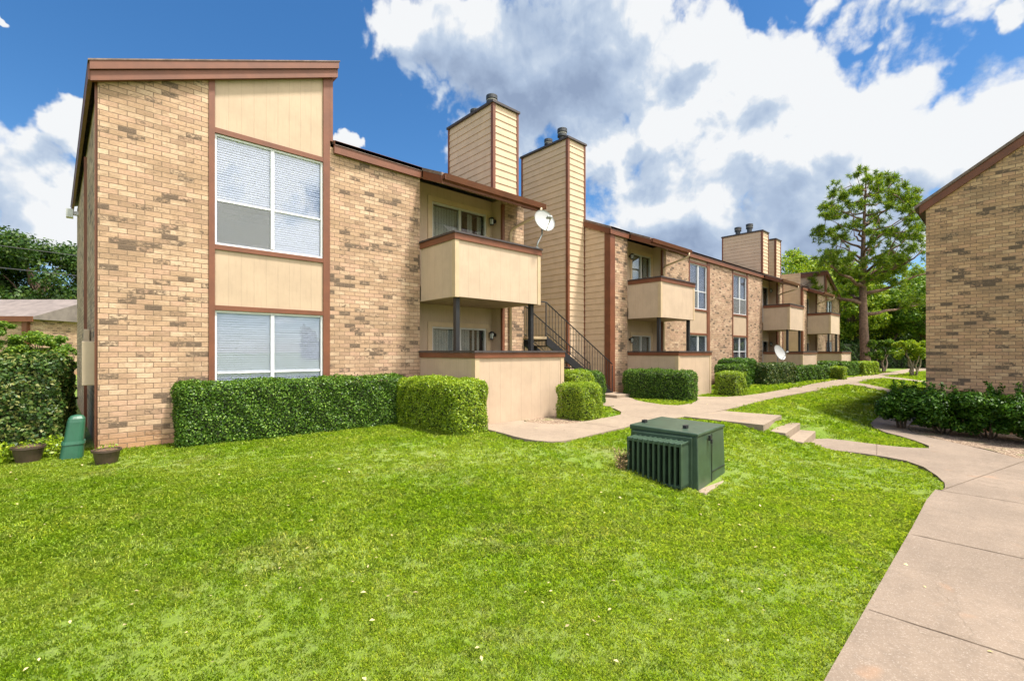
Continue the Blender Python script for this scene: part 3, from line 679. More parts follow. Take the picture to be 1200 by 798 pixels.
def overhang(root, u0, u1, mirror, ev=8.42):
    # roof carried forward over the balcony, with its rakes, soffit, gutter and downspout
    t_ = .07
    MB().hexa([(u0, ev, ztop(ev) - t_), (u1, ev, ztop(ev) - t_), (u1, 9.22, ztop(9.22) - t_), (u0, 9.22, ztop(9.22) - t_), (u0, ev, ztop(ev)), (u1, ev, ztop(ev)), (u1, 9.22, ztop(9.22)), (u0, 9.22, ztop(9.22))]).build('roof_overhang', M['shingle'], root)
    f = MB()
    for x in (u0, u1 - .04):
        f.hexa([(x, ev, ztop(ev) - .24), (x + .04, ev, ztop(ev) - .24), (x + .04, 9.19, ztop(9.19) - .26), (x, 9.19, ztop(9.19) - .26), (x, ev, ztop(ev) - .075), (x + .04, ev, ztop(ev) - .075), (x + .04, 9.19, ztop(9.19) - .075), (x, 9.19, ztop(9.19) - .075)])
    f.box(u0 + .04, u1 - .04, ev, ev + .035, ztop(ev) - .23, ztop(ev) - .075).build('rake_board', M['brown'], root)
    MB().hexa([(u0 + .04, ev + .04, ztop(ev) - .215), (u1 - .04, ev + .04, ztop(ev) - .215), (u1 - .04, V0 + .5, ztop(V0 + .5) - .24), (u0 + .04, V0 + .5, ztop(V0 + .5) - .24),
               (u0 + .04, ev + .04, ztop(ev) - .20), (u1 - .04, ev + .04, ztop(ev) - .20), (u1 - .04, V0 + .5, ztop(V0 + .5) - .22), (u0 + .04, V0 + .5, ztop(V0 + .5) - .22)]).build('soffit', M['tantrim'], root)
    gz = ztop(ev) - .045
    gt = MB().yz([(ev - .005, gz - .12), (ev - .085, gz - .12), (ev - .12, gz), (ev - .105, gz), (ev - .075, gz - .105), (ev - .005, gz - .105)][::-1], u0 + .02, u1 + .03)
    gt.box(u0 + .02, u0 + .03, ev - .11, ev - .006, gz - .12, gz).box(u1 + .02, u1 + .031, ev - .11, ev - .006, gz - .12, gz)
    gt.build('gutter', M['brown'], root)
    x1 = u1 - .12
    pts = [(x1, ev - .06, gz - .11), (x1, ev - .06, gz - .22), (x1 - .05, ev + .05, gz - .30), (x1 - .22, V0 - .12, gz - .52), (x1 - .24, V0 - .05, gz - .62), (x1 - .24, V0 - .05, 0.05)]
    MB().tube(pts, .038, 8).build('downspout', M['tantrim'], root, smooth=True)
def chimney(root, u0, u1, v0, v1, flues):
    ch = MB(); zt = 8.83
    lap_face(ch, (u0, v1), (u0, v0), -.2, zt, (-1, 0)); lap_face(ch, (u0, v0), (u1, v0), -.2, zt, (0, -1)); lap_face(ch, (u1, v0), (u1, v1), -.2, zt, (1, 0)); lap_face(ch, (u1, v1), (u0, v1), -.2, zt, (0, 1))
    ch.box(u0 + .002, u1 - .002, v0 + .002, v1 - .002, -.2, zt - .01)
    c_ = ch.build('chimney', M['siding'], root)
    for (x, y) in ((u0, v0), (u1, v0), (u0, v1), (u1, v1)):
        MB().box(x - .035, x + .035 + (.03 if x == u0 else 0), y - .035, y + .035 + (.03 if y == v0 else 0), -.2, zt + .002).build('corner_board', M['brown'], c_)
    MB().box(u0 - .07, u1 + .07, v0 - .07, v1 + .07, zt + .003, zt + .07).box(u0 - .02, u1 + .02, v0 - .02, v1 + .02, zt + .07, zt + .09).build('chimney_cap', M['darkcap'], c_)
    for (x, y, h_, r_) in flues:
        z = zt + .09
        MB().lathe((x, y, z), [(r_ * .72, 0), (r_ * .72, h_ * .45), (r_ * 1.02, h_ * .5), (r_ * 1.02, h_ * .62), (r_ * .9, h_ * .65), (r_ * .9, h_ * .72), (r_ * 1.05, h_ * .75), (r_ * 1.05, h_ * .95), (r_ * .7, h_)], 18).build('flue_pipe', M['flue'], c_)
        MB().lathe((x, y, z), [(r_ * .96, h_ * .652), (r_ * .98, h_ * .70)], 18).build('flue_band', M['fluering'], c_)
def gable_roof(root, u0, u1, v_front=9.22, ridge=14.3, back=19.5):
    t_ = .08; zr = ztop(ridge)
    MB().yz([(v_front, ztop(v_front) - t_), (v_front, ztop(v_front)), (ridge, zr), (back, ztop(v_front)), (back, ztop(v_front) - t_), (ridge, zr - t_)][::-1], u0, u1).build('roof', M['shingle'], root)
def pier(mb, u0, u1, top=5.62):
    mb.box(u0, u1, V0, V0 + .3, -.5, top)
def front_fascia(mb, u0, u1):
    mb.box(u0, u1, V0 - .085, V0 - .03, 5.49, 5.655).box(u0, u1, V0 - .10, V0 - .045, 5.66, 5.735)

# ---- block A (nearest, with the high shed-roofed bay)
UW = 0.09
rA = empty('apartment_building', (0.09, V0, 0), 'nearest two storey brick apartment block with high slanted roof end and tall window pair', 'building', 'brick apartment blocks in the left row')
wa = MB(); hi = lambda u: 5.62 + .4145 * (u - UW)
wa.xz([(UW, -.5), (1.5, -.5), (1.5, hi(1.5)), (UW, hi(UW))], V0, V0 + .3)
pier(wa, 3.56, 5.64); pier(wa, 8.2, 8.98)
VB = 18.5; UB_ = -0.27
wa.hexa([(UW, V0, -.5), (UW + .25, V0 + .3, -.5), (UB_ + .25, VB, -.5), (UB_, VB, -.5), (UW, V0, 5.62), (UW + .25, V0 + .3, 5.62), (UB_ + .25, VB, 5.62), (UB_, VB, 5.62)])
wa.box(UB_, 8.78, VB + .002, VB + .25, -.5, 5.6)
wa.each('wall', M['brick'], rA)
sw = MB(); lap_face(sw, (8.78, V0 + .31), (8.78, VB), -.2, 5.7, (1, 0)); sw.box(8.6, 8.779, V0 + .31, VB, -.2, 5.7)
sw.yz([(V0 + .1, 5.6), (VB, 5.6), (14.3, ztop(14.3) - .1)], 8.6, 8.78); sw.build('side_wall', M['siding'], rA)
sw = MB(); sw.xz([(3.42, 5.5), (3.6, 5.5), (3.6, 7.0), (3.42, 7.0)], V0 + .05, VB); sw.xz([(UW, 5.6), (3.6, 5.6), (3.6, 7.0), (UW, 5.62)], VB, VB + .2); sw.build('upper_wall', M['panel'], rA)
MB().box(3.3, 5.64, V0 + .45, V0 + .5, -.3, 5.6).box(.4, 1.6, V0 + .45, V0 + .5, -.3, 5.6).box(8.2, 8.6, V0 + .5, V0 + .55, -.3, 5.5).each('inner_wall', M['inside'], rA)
tA = MB()
window_bay(rA, tA, 1.50, 3.56, 6.9, 0.35, 'blind', (0,), high=lambda u: hi(u), w_l=.09, w_r=.13)
tA.box(3.562, 3.62, V0 - .022, V0 + .2, 5.73, 7.0)
balcony_bay(rA, tA, 5.64, 8.20, False, 5.64, 8.28, 7.24, 7.93, ((.9, .9), (.95, .45)))
tA.box(0.055, 0.115, V0 + .05, V0 + .12, -.3, 5.6)
tA.each('trim', M['brown'], rA)
# high bay roof and its rake boards
zr = lambda u: 5.82 + .4166 * (u - .04)
MB().hexa([(-.02, 9.18, zr(-.02) - .022), (3.72, 9.18, zr(3.72) - .022), (3.72, VB + .4, zr(3.72) - .022), (-.42, VB + .4, zr(-.02) - .022),
           (-.02, 9.18, zr(-.02)), (3.72, 9.18, zr(3.72)), (3.72, VB + .4, zr(3.72)), (-.42, VB + .4, zr(-.02))]).build('roof', M['shingle'], rA)
fr = MB(); fr.xz([(.0, zr(0) - .15), (3.70, zr(3.70) - .15), (3.70, zr(3.70) - .025), (.0, zr(.0) - .025)], 9.19, 9.25)
fr.xz([(.01, zr(0) - .30), (3.69, zr(3.69) - .315), (3.69, zr(3.69) - .153), (.01, zr(0) - .153)], 9.225, 9.29)
fr.hexa([(-.02, 9.26, zr(0) - .28), (.03, 9.26, zr(0) - .28), (-.36, VB + .4, zr(0) - .28), (-.41, VB + .4, zr(0) - .28), (-.02, 9.26, zr(-.02) - .025), (.03, 9.26, zr(-.02) - .025), (-.36, VB + .4, zr(-.02) - .025), (-.41, VB + .4, zr(-.02) - .025)])
fr.box(3.625, 3.70, 9.30, VB + .3, zr(3.7) - .3, zr(3.7) - .075)
front_fascia(fr, 3.625, 5.64)
fr.each('fascia', M['brown'], rA)
gable_roof(rA, 3.63, 9.05); overhang(rA, 5.64, 8.80, False)
chimney(rA, 8.78, 9.75, 10.41, 12.66, [(9.24, 11.02, .55, .17), (9.24, 11.85, .42, .16)])
# cables and gutter pipe on the side wall
cb = MB()
for k in range(2):
    v = V0 + .5 + .7 * k; u = UW - .012 - (v - V0) * .039
    cb.tube([(u, v, 5.3), (u - .005, v + .1, 4.0), (u - .01, v - .1, 2.6), (u, v, 1.7)], .009, 5)
cb.each('cable', M['greywood'], rA)
pp = MB(); pp.tube([(.01, 9.85, 1.0), (.01, 9.85, 0.05)], .045, 8).tube([(.0, 10.3, 1.3), (.0, 10.3, 0.05)], .03, 8).tube([(.055, 9.55, 5.2), (.055, 9.55, 0.0)], .022, 8)
pp.each('conduit', M['greywood'], rA)
MB().box(-.09, UW - .03, 9.62, 10.0, 0.98, 1.66).build('meter_box', M['meter'], rA, bevel=.01)
MB().box(-.08, -.0, 11.2, 11.5, 1.5, 1.9).build('meter_box', M['meter'], rA, bevel=.01)
MB().box(-.085, -.03, 12.6, 12.9, -.2, 5.4).build('corner_board', M['brown'], rA)
fl = MB(); fl.box(-.34, -.18, 17.3, 17.42, 5.22, 5.32); fo = fl.build('flood_lamp', M['metal'], rA); MB().box(-.47, -.33, 17.26, 17.5, 5.14, 5.36).build('lamp_glass', M['lampglass'], fo)

# ---- block B + C
rB = empty('apartment_building', (13.15, V0, 0), 'middle brick apartment block of the row with two balconies and two narrow window bays', 'building', 'brick apartment blocks in the left row')
wb = MB(); pier(wb, 13.30, 14.10); pier(wb, 16.50, 18.66); pier(wb, 20.62, 23.08); pier(wb, 25.02, 27.06); pier(wb, 29.40, 30.3)
wb.box(13.3, 30.2, VB, VB + .25, -.5, 5.6).each('wall', M['brick'], rB)
sw = MB(); lap_face(sw, (13.05, 14.3 + 4), (13.05, V0 + .09), -.2, 5.62, (-1, 0)); sw.box(13.052, 13.25, V0 + .31, VB, -.2, 5.62)
k = 0
for k in range(8):      # lap boards stepping up under the sloping eave
    z = 5.62 + k * .21; va = 9.22 + (z + .3 - 5.73) / PITCH
    lap_face(sw, (13.05, 14.3 + 4), (13.05, va), z, z + .21, (-1, 0))
sw.yz([(V0 + .1, 5.6), (VB, 5.6), (14.3, ztop(14.3) - .1)], 13.055, 13.2); sw.build('side_wall', M['siding'], rB)
sw = MB(); lap_face(sw, (30.2, V0 + .31), (30.2, VB), -.2, 5.7, (1, 0)); sw.box(30.0, 30.199, V0 + .31, VB, -.2, 5.7)
sw.yz([(V0 + .1, 5.6), (VB, 5.6), (14.3, ztop(14.3) - .1)], 30.0, 30.2)
sw.build('side_wall', M['siding'], rB)
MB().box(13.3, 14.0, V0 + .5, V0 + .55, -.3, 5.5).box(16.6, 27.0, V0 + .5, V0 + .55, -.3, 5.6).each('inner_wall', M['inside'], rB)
tB = MB(); tB.box(13.02, 13.30, V0 - .04, V0 + .08, -.2, 5.60).box(13.02, 13.10, V0 + .08, V0 + .2, -.2, 5.6)
tB.box(30.24, 30.34, V0 - .03, V0 + .08, -.2, 5.6)
window_bay(rB, tB, 18.66, 20.62, 5.6, 0.95, 'curtain', (0,), w_l=.07, w_r=.26, upcover='blind')
window_bay(rB, tB, 23.08, 25.02, 5.6, 1.0, 'curtain', (0, 1), w_l=.10, w_r=.15)
balcony_bay(rB, tB, 14.10, 16.50, True, 14.10, 16.47, 7.40, 8.03, ((.9, .9), (.9, .6)))
balcony_bay(rB, tB, 27.06, 29.40, False, 27.06, 29.54, 7.40, 8.0, ((.6, .7), (.5, .6)))
tB.each('trim', M['brown'], rB)
fb_ = MB(); front_fascia(fb_, 12.98, 14.10); front_fascia(fb_, 16.9, 27.06); front_fascia(fb_, 29.9, 30.4)
for x in (12.98, 30.36):
    fb_.hexa([(x, 9.275, ztop(9.275) - .27), (x + .05, 9.275, ztop(9.275) - .27), (x + .05, 14.3, ztop(14.3) - .27), (x, 14.3, ztop(14.3) - .27), (x, 9.275, ztop(9.275) - .08), (x + .05, 9.275, ztop(9.275) - .08), (x + .05, 14.3, ztop(14.3) - .08), (x, 14.3, ztop(14.3) - .08)])
fb_.each('fascia', M['brown'], rB)
gable_roof(rB, 12.97, 30.42); overhang(rB, 14.10, 16.88, True); overhang(rB, 27.06, 29.9, False)
chimney(rB, 12.14, 13.04, 10.41, 12.67, [(12.58, 11.05, .62, .17), (12.6, 11.75, .48, .15)])
chimney(rB, 30.2, 31.15, 10.41, 12.8, [(30.6, 11.3, .60, .2), (30.6, 12.0, .52, .2)])

# ---- block D (far end, high bay mirrored)
rD = empty('apartment_building', (34.0, V0, 0), 'farthest brick apartment block of the row with a peaked gable beside the trees', 'building', 'brick apartment blocks in the left row')
wd = MB(); pier(wd, 34.15, 35.0); pier(wd, 37.2, 39.5); pier(wd, 41.2, 43.2); wd.box(43.0, 43.2, V0 + .3, VB, -.5, 5.6).box(34.2, 43.2, VB, VB + .25, -.5, 5.6)
wd.each('wall', M['brick'], rD)
sw = MB(); lap_face(sw, (34.0, 18.3), (34.0, V0 + .09), -.2, 6.6, (-1, 0)); sw.box(34.002, 34.2, V0 + .3, VB, -.2, 5.6)
sw.build('side_wall', M['siding'], rD); sw = MB()
zl = lambda u: 7.30 - .4166 * (u - 39.5)
lap_face(sw, (39.5, VB), (39.5, V0 + .1), 5.6, 7.2, (-1, 0)); sw.box(39.502, 39.7, V0 + .1, VB, 5.6, 7.2)
sw.build('upper_wall', M['siding'], rD)
MB().xz([(39.7, 5.5), (43.15, 5.5), (43.15, zl(43.15) - .1), (39.7, zl(39.7) - .1)], V0 + .02, V0 + .2).build('upper_wall', M['siding'], rD)
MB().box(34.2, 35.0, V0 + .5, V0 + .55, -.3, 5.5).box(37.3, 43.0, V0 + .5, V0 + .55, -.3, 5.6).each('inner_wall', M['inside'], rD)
tD = MB(); tD.box(33.95, 34.15, V0 - .04, V0 + .08, -.2, 5.6).box(39.42, 39.62, V0 - .05, V0 + .05, 5.2, 7.0).box(43.2, 43.26, V0 - .03, V0 + .05, -.2, 5.6)
window_bay(rD, tD, 39.5, 41.2, 5.5, 0.9, 'curtain', (), w_l=.1, w_r=.1)
balcony_bay(rD, tD, 35.0, 37.2, True, 34.9, 37.3, 7.40, 8.0, ((.6, .6), (.6, .5)))
tD.each('trim', M['brown'], rD)
fd = MB(); front_fascia(fd, 33.9, 35.0); front_fascia(fd, 37.5, 39.4)
fd.xz([(39.35, zl(39.35) - .3), (43.35, zl(43.35) - .3), (43.35, zl(43.35) - .05), (39.35, zl(39.35) - .05)], 9.18, 9.26)
fd.box(39.36, 39.42, 9.27, VB, zl(39.4) - .3, zl(39.4) - .055)
fd.each('fascia', M['brown'], rD)
MB().hexa([(39.33, 9.17, zl(39.33) - .05), (43.4, 9.17, zl(43.4) - .05), (43.4, VB + .3, zl(43.4) - .05), (39.33, VB + .3, zl(39.33) - .05),
           (39.33, 9.17, zl(39.33) + .02), (43.4, 9.17, zl(43.4) + .02), (43.4, VB + .3, zl(43.4) + .02), (39.33, VB + .3, zl(39.33) + .02)]).build('roof', M['shingle'], rD)
gable_roof(rD, 33.9, 39.4); overhang(rD, 35.0, 37.5, True)
chimney(rD, 33.1, 33.99, 10.6, 12.8, [(33.6, 11.9, .55, .2)])

# ---- right-hand building
rR = empty('apartment_building', (16, 1.57, -.45), 'brick building end wall with dark brown sloping rake at the right edge', 'building')
UR = 16.0; VR = 1.57; zk = lambda v: 5.16 + .665 * (VR - v)
mb = MB(); mb.yz([(VR, -.7), (-5.4, -.7), (-5.4, zk(-5.4)), (VR, zk(VR))][::-1], UR, UR + .3)
mb.yz([(-5.4, -.7), (-12.4, -.7), (-12.4, zk(VR)), (-5.4, zk(-5.4))][::-1], UR, UR + .3)
mb.box(UR + .3, UR + 14, VR - .3, VR, -.7, 5.16); mb.each('wall', M['brick_dark'], rR)
t_ = MB(); e = VR + .12
t_.yz([(e, zk(e) + .0), (e, zk(e) + .20), (-5.4, zk(-5.4) + .20), (-5.4, zk(-5.4))], UR - .07, UR - .003); t_.yz([(e + .02, zk(e) + .20), (e + .02, zk(e) + .25), (-5.4, zk(-5.4) + .265), (-5.4, zk(-5.4) + .203)], UR - .09, UR - .003)
t_.yz([(-5.4, zk(-5.4)), (-5.4, zk(-5.4) + .265), (-12.6, zk(VR) + .2), (-12.6, zk(VR) - .05)], UR - .07, UR - .003)
t_.build('fascia', M['brown'], rR)
MB().yz([(e + .1, zk(e + .1) + .20), (e + .1, zk(e + .1) + .27), (-5.4, zk(-5.4) + .34), (-5.4, zk(-5.4) + .27)], UR - .11, UR + 14).yz([(-5.4, zk(-5.4) + .27), (-5.4, zk(-5.4) + .34), (-12.8, zk(VR) + .25), (-12.8, zk(VR) + .18)], UR - .11, UR + 14).build('roof', M['shingle'], rR)

# ------------------------------------------------------------------ staircase
sc = empty('metal_staircase', (13.0, 9.7, 0), 'black metal open-tread staircase with railings climbing between the two chimneys', 'staircase')
Ub, Ut = 12.95, 9.75; zb, zt_ = 0.10, 1.95; slope = (zt_ - zb) / (Ub - Ut)
for v in (9.16, 10.10):
    f_ = lambda u: zb + slope * (Ub - u)
    mb = MB(); mb.hexa([(Ut, v, f_(Ut) - .26), (Ub + .1, v, f_(Ub + .1) - .20), (Ub + .1, v + .05, f_(Ub + .1) - .20), (Ut, v + .05, f_(Ut) - .26), (Ut, v, f_(Ut)), (Ub + .1, v, f_(Ub + .1) + .06), (Ub + .1, v + .05, f_(Ub + .1) + .06), (Ut, v + .05, f_(Ut))])
    mb.build('stringer', M['black'], sc)
    r = MB(); r.tube([(Ub + .05, v + .025, f_(Ub) + .98), (Ut, v + .025, f_(Ut) + .98), (8.98, v + .025, f_(Ut) + .98)], .018, 8)
    r.tube([(Ub + .05, v + .025, f_(Ub) + .10), (Ut, v + .025, f_(Ut) + .10)], .012, 6)
    n = 24
    for k in range(n + 1):
        u = Ub + .05 + (Ut - Ub - .05) * k / n; rr = .020 if k in (0, n) else .008
        r.tube([(u, v + .025, f_(u) + (.98 if k else .96)), (u, v + .025, f_(u) + (.08 if k not in (0, n) else -.1))], rr, 6)
    r.build('railing', M['black'], sc)
n = 11
for k in range(n):
    u = Ub - (k + .5) * (Ub - Ut) / n; z = zb + slope * (Ub - u) - .02
    MB().box(u - .15, u + .15, 9.215, 10.095, z - .035, z).build('tread', M['black'], sc)
MB().box(8.98, Ut, 9.16, 10.15, 1.86, 1.93).build('landing', M['deck'], sc)
for x in (9.02, Ut - .1): MB().box(x, x + .08, 10.05, 10.13, 0, 1.86).build('post', M['black'], sc)
pad = MB().box(12.35, 13.25, 8.55, 9.6, -.1, .12).build('stair_pad', M['walk'], None, bevel=.02); tag(pad, 'low concrete pad at the foot of the metal staircase', 'step')

# ------------------------------------------------------------------ satellite dishes
def dish(base, aim, rad, height, label, arm=False):
    o = empty('satellite_dish', base, label, 'satellite dish')
    b = Vector(base); top = b + Vector(height)
    MB().tube([b, b + Vector((0, 0, .03))], .07, 10).build('base_plate', M['metal'], o)
    if arm: pts = [b, b + Vector((height[0] * .25, height[1] * .2, height[2] * .25)), b + Vector((height[0] * .9, height[1], height[2] * .55)), top]
    else: pts = [b, top]
    MB().tube(pts, .022, 8).build('mast', M['metal'], o, smooth=True)
    a = Vector(aim).normalized(); s_ = a.cross(Vector((0, 0, 1))).normalized(); u_ = s_.cross(a)
    c_ = top + a * .06; mb = MB(); rings = 7; n = 28
    def P(rr, th, off): return c_ + s_ * (math.cos(th) * rr * rad) + u_ * (math.sin(th) * rr * rad * 1.08) + a * (.22 * rad * rr * rr + off)
    vs = []; fs = []
    for off in (0, -.012):
        for i in range(rings + 1):
            for j in range(n): vs.append(P(i / rings, 2 * PI * j / n, off))
    L_ = (rings + 1) * n
    for k in (0, 1):
        for i in range(rings):
            for j in range(n):
                q_ = (k * L_ + i * n + j, k * L_ + i * n + (j + 1) % n, k * L_ + (i + 1) * n + (j + 1) % n, k * L_ + (i + 1) * n + j); fs.append(q_ if k else q_[::-1])
    for j in range(n):
        x1, x2 = rings * n + j, rings * n + (j + 1) % n; fs.append((x1, x2, x2 + L_, x1 + L_))
    mb.add(vs, fs); mb.build('reflector', M['dish'], o, smooth=True)
    low = c_ - u_ * rad * .98 + a * .05; foc = c_ + a * rad * 1.25 - u_ * rad * .35
    MB().tube([top - a * .02, low, foc], .014, 6).build('feed_arm', M['metal'], o)
    f = MB(); f.tube([foc, foc - a * .09], .035, 10).tube([foc + s_ * .07, foc + s_ * .07 - a * .09], .03, 10); f.build('receiver', M['dish'], o, smooth=True)
    return o
dish((8.12, 7.97, 4.03), (-0.30, -1.05, 0.42), .28, (.18, -.03, .66), 'white satellite dish on curved arm clamped to the nearest upper balcony rail', True)
dish((25.1, 7.95, 0.0), (-0.30, -1.05, 0.42), .37, (0, 0, 1.42), 'white satellite dish on a steel pole standing behind the path-side grass')

# ------------------------------------------------------------------ pad-mounted transformer
tr = empty('transformer_box', (6.5, 3.6, -.40), 'dark green pad mounted electrical transformer with cooling fins on the lawn', 'transformer')
yaw = R(5.6)
def TX(p):   # local -> world; local origin at front-right-bottom corner nearest the camera, x along the plain side, y along the fins
    c_, s_ = math.cos(yaw), math.sin(yaw); o = Vector((6.05, 2.90, -0.37)); return (o.x + p[0] * c_ - p[1] * s_, o.y + p[0] * s_ + p[1] * c_, o.z + p[2])
def tmb(mb): mb.v = [TX(p) for p in mb.v]; return mb
LX, LY, HZ = 1.08, 0.98, 0.78
# cabinet with outward-leaning skirt and shallow-pitched lid
tmb(MB().hexa([(-.02, -.02, -.06), (LX + .02, -.02, -.06), (LX + .02, LY + .02, -.06), (-.02, LY + .02, -.06), (0, 0, HZ - .06), (LX, 0, HZ - .06), (LX, LY, HZ - .06), (0, LY, HZ - .06)])).build('tank', M['trafo'], tr, bevel=.012)
tmb(MB().hexa([(-.014, -.014, HZ - .062), (LX + .014, -.014, HZ - .062), (LX + .014, LY + .014, HZ - .062), (-.014, LY + .014, HZ - .062), (-.014, -.014, HZ - .02), (LX + .014, -.014, HZ - .02), (LX + .014, LY + .014, HZ + .01), (-.014, LY + .014, HZ + .01)])).build('lid', M['trafo'], tr, bevel=.012)
fin = MB()
for k in range(11):
    y = .10 + k * .076; fin.box(-.30, -.03, y, y + .028, .05, .655)
fin.box(-.04, -.012, .06, .94, .02, .70).box(-.29, -.02, .10, .88, .60, .645).box(-.29, -.02, .10, .88, .055, .09)
tmb(fin).build('cooling_fin', M['trafo'], tr, bevel=.006)
tmb(MB().box(.50, .512, -.024, -.016, .0, .70).box(.512, LX, -.024, -.016, .15, .158)).build('door_seam', M['black'], tr)
tmb(MB().box(.36, .42, -.05, -.02, .62, .69).tube([(.39, -.055, .64), (.39, -.055, .58)], .014, 8)).build('padlock', M['black'], tr)
tmb(MB().box(.25, .34, .25, .30, HZ - .01, HZ + .035).box(.25, .34, .88, .93, HZ + .0, HZ + .05)).build('lifting_lug', M['black'], tr)
tmb(MB().box(-.28, -.20, .112, .118, .50, .60)).build('label', M['decal'], tr)
tmb(MB().box(-.06, 1.26, -.13, 1.22, -.30, .0)).build('concrete_pad', M['walk'], tr, bevel=.02)

# ------------------------------------------------------------------ hedges and shrubs
wx, wy, wz = 5.62, 3.82, float(H(5.62, 3.82)) - .02
wd_ = empty('dry_weed', (wx, wy, wz), 'small dry brown weed growing against the transformer fins', 'weed')
n = 420; th = rng.uniform(0, 2 * PI, n); rr = .13 * np.sqrt(rng.random(n)); hz = rng.random(n) ** 1.3 * .30
leaves('foliage', plain('dry_leaf', (0.30, 0.20, 0.09), 0.8, 0.4, 30), np.stack([wx + rr * np.cos(th) * (.5 + hz * 2), wy + rr * np.sin(th) * (.5 + hz * 2), wz + hz], 1), np.tile((0, 0, 1.), (n, 1)), .03, wd_, .35)
mb = MB()
for k in range(7): a_ = k * .9; mb.tube([(wx, wy, wz - .02), (wx + .04 * math.cos(a_), wy + .04 * math.sin(a_), wz + .15), (wx + .11 * math.cos(a_), wy + .11 * math.sin(a_), wz + .27)], .004, 4)
mb.build('stem', M['wood'], wd_)
def hedge(name, label, cat, cx, cy, lx, ly, h, rot=0.0, mat='hedge', size=.035, dens_=2600, rnd=.14, base=.0, z=None, group=None, core=True, lump=.03):
    z0 = (float(H(cx, cy)) if z is None else z)
    o = empty(name, (cx, cy, z0), label, cat, group)
    c_, s_ = math.cos(rot), math.sin(rot)
    ar = [ly * h, ly * h, lx * h, lx * h, lx * ly]; tot = sum(ar); n = int(dens_ * tot)
    n = min(n, 70000)
    fsel = rng.choice(5, n, p=np.array(ar) / tot); a_ = rng.uniform(-.5, .5, n); b_ = rng.uniform(-.5, .5, n)
    P_ = np.zeros((n, 3)); N_ = np.zeros((n, 3))
    for k in range(5):
        s1 = fsel == k
        if k < 2: sg = -1 if k == 0 else 1; P_[s1] = np.stack([np.full(s1.sum(), sg * .5), a_[s1], b_[s1]], 1); N_[s1] = (sg, 0, 0)
        elif k < 4: sg = -1 if k == 2 else 1; P_[s1] = np.stack([a_[s1], np.full(s1.sum(), sg * .5), b_[s1]], 1); N_[s1] = (0, sg, 0)
        else: P_[s1] = np.stack([a_[s1], b_[s1], np.full(s1.sum(), .5)], 1); N_[s1] = (0, 0, 1)
    P_ *= (lx, ly, h); hl = np.array([lx, ly, h]) / 2
    # round the edges
    Q = np.clip(P_, -(hl - rnd), hl - rnd); Q[:, 2] = np.minimum(P_[:, 2], hl[2] - rnd); D = P_ - Q; ln = np.linalg.norm(D, axis=1)
    k_ = ln > 1e-6; P_[k_] = Q[k_] + D[k_] / ln[k_, None] * rnd; N_[k_] = D[k_] / ln[k_, None]
    ph = rng.uniform(0, 6, 6); W_ = P_ + np.array([cx, cy, 0])
    dsp = lump * (np.sin(W_[:, 0] * 5.1 + ph[0]) * np.sin(W_[:, 1] * 4.3 + ph[1] + W_[:, 2] * 3) + .8 * np.sin(W_[:, 0] * 11 + ph[2] + W_[:, 2] * 9) * np.sin(W_[:, 1] * 12 + ph[3]) + .6 * np.sin(W_[:, 2] * 17 + ph[4] + W_[:, 0] * 15) * np.sin(W_[:, 1] * 19 + W_[:, 0] * 7))
    depth = -np.abs(rng.normal(0, .035, n)) + rng.uniform(0, .02, n) + (rng.random(n) > .985) * rng.uniform(0, .06, n)
    P_ += N_ * (dsp + depth)[:, None]; P_[:, 2] += h / 2 + base
    P2 = P_.copy(); P2[:, 0] = P_[:, 0] * c_ - P_[:, 1] * s_ + cx; P2[:, 1] = P_[:, 0] * s_ + P_[:, 1] * c_ + cy; P2[:, 2] += z0
    N2 = N_.copy(); N2[:, 0] = N_[:, 0] * c_ - N_[:, 1] * s_; N2[:, 1] = N_[:, 0] * s_ + N_[:, 1] * c_; N2[:, 2] += .25
    leaves('foliage', M[mat], P2, N2, size, o, .6, .65)
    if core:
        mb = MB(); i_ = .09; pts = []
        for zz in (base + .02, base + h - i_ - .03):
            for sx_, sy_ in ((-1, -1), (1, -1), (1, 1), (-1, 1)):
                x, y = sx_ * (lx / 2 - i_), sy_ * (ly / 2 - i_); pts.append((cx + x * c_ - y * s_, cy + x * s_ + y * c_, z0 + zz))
        mb.hexa(pts); mb.build('twigs', M['core'], o, bevel=.08)  # one solid block for the twigs, coloured dark as shade in the leaf gaps
    return o
G1 = 'clipped hedges along the brick row'
def span(u0, v0, u1, v1): return ((u0 + u1) / 2, (v0 + v1) / 2, math.hypot(u1 - u0, v1 - v0), math.atan2(v1 - v0, u1 - u0))
cx, cy, L_, r_ = span(1.0, 9.05, 4.95, 8.92)
hedge('hedge', 'long dark green clipped hedge under the tall window of the nearest block', 'hedge', cx, cy, L_, .62, 1.0, r_, 'hedge', .036, 4300, .15, group=G1, lump=.026, z=0)
hedge('hedge', 'bright green block hedge against the left side of the nearest patio wall', 'hedge', 5.14, 7.72, .86, 2.1, .98, R(2), 'hedge_bright', .034, 4600, .2, group=G1, lump=.026, z=0)
hedge('boxwood_cube', 'square clipped boxwood at the right corner of the nearest patio wall', 'shrub', 8.12, 6.62, .78, .80, .80, R(3), 'hedge_bright', .028, 6000, .13, group='square clipped boxwoods', z=0)
hedge('shrub', 'rounded shrub behind the square boxwood, left of the staircase foot', 'shrub', 9.8, 8.1, .9, .8, 1.0, 0, 'hedge_bright', .035, 3000, .3, z=0)
hedge('shrub', 'small darker shrub between the rounded shrub and the stair railing', 'shrub', 10.75, 8.35, .8, .7, .97, 0, 'hedge', .035, 3000, .3, z=0)
hedge('hedge', 'dark clipped hedge in front of the second patio wall', 'hedge', 13.45, 7.72, .80, 2.3, .92, R(4), 'hedge', .04, 2600, .2, group=G1, z=0)
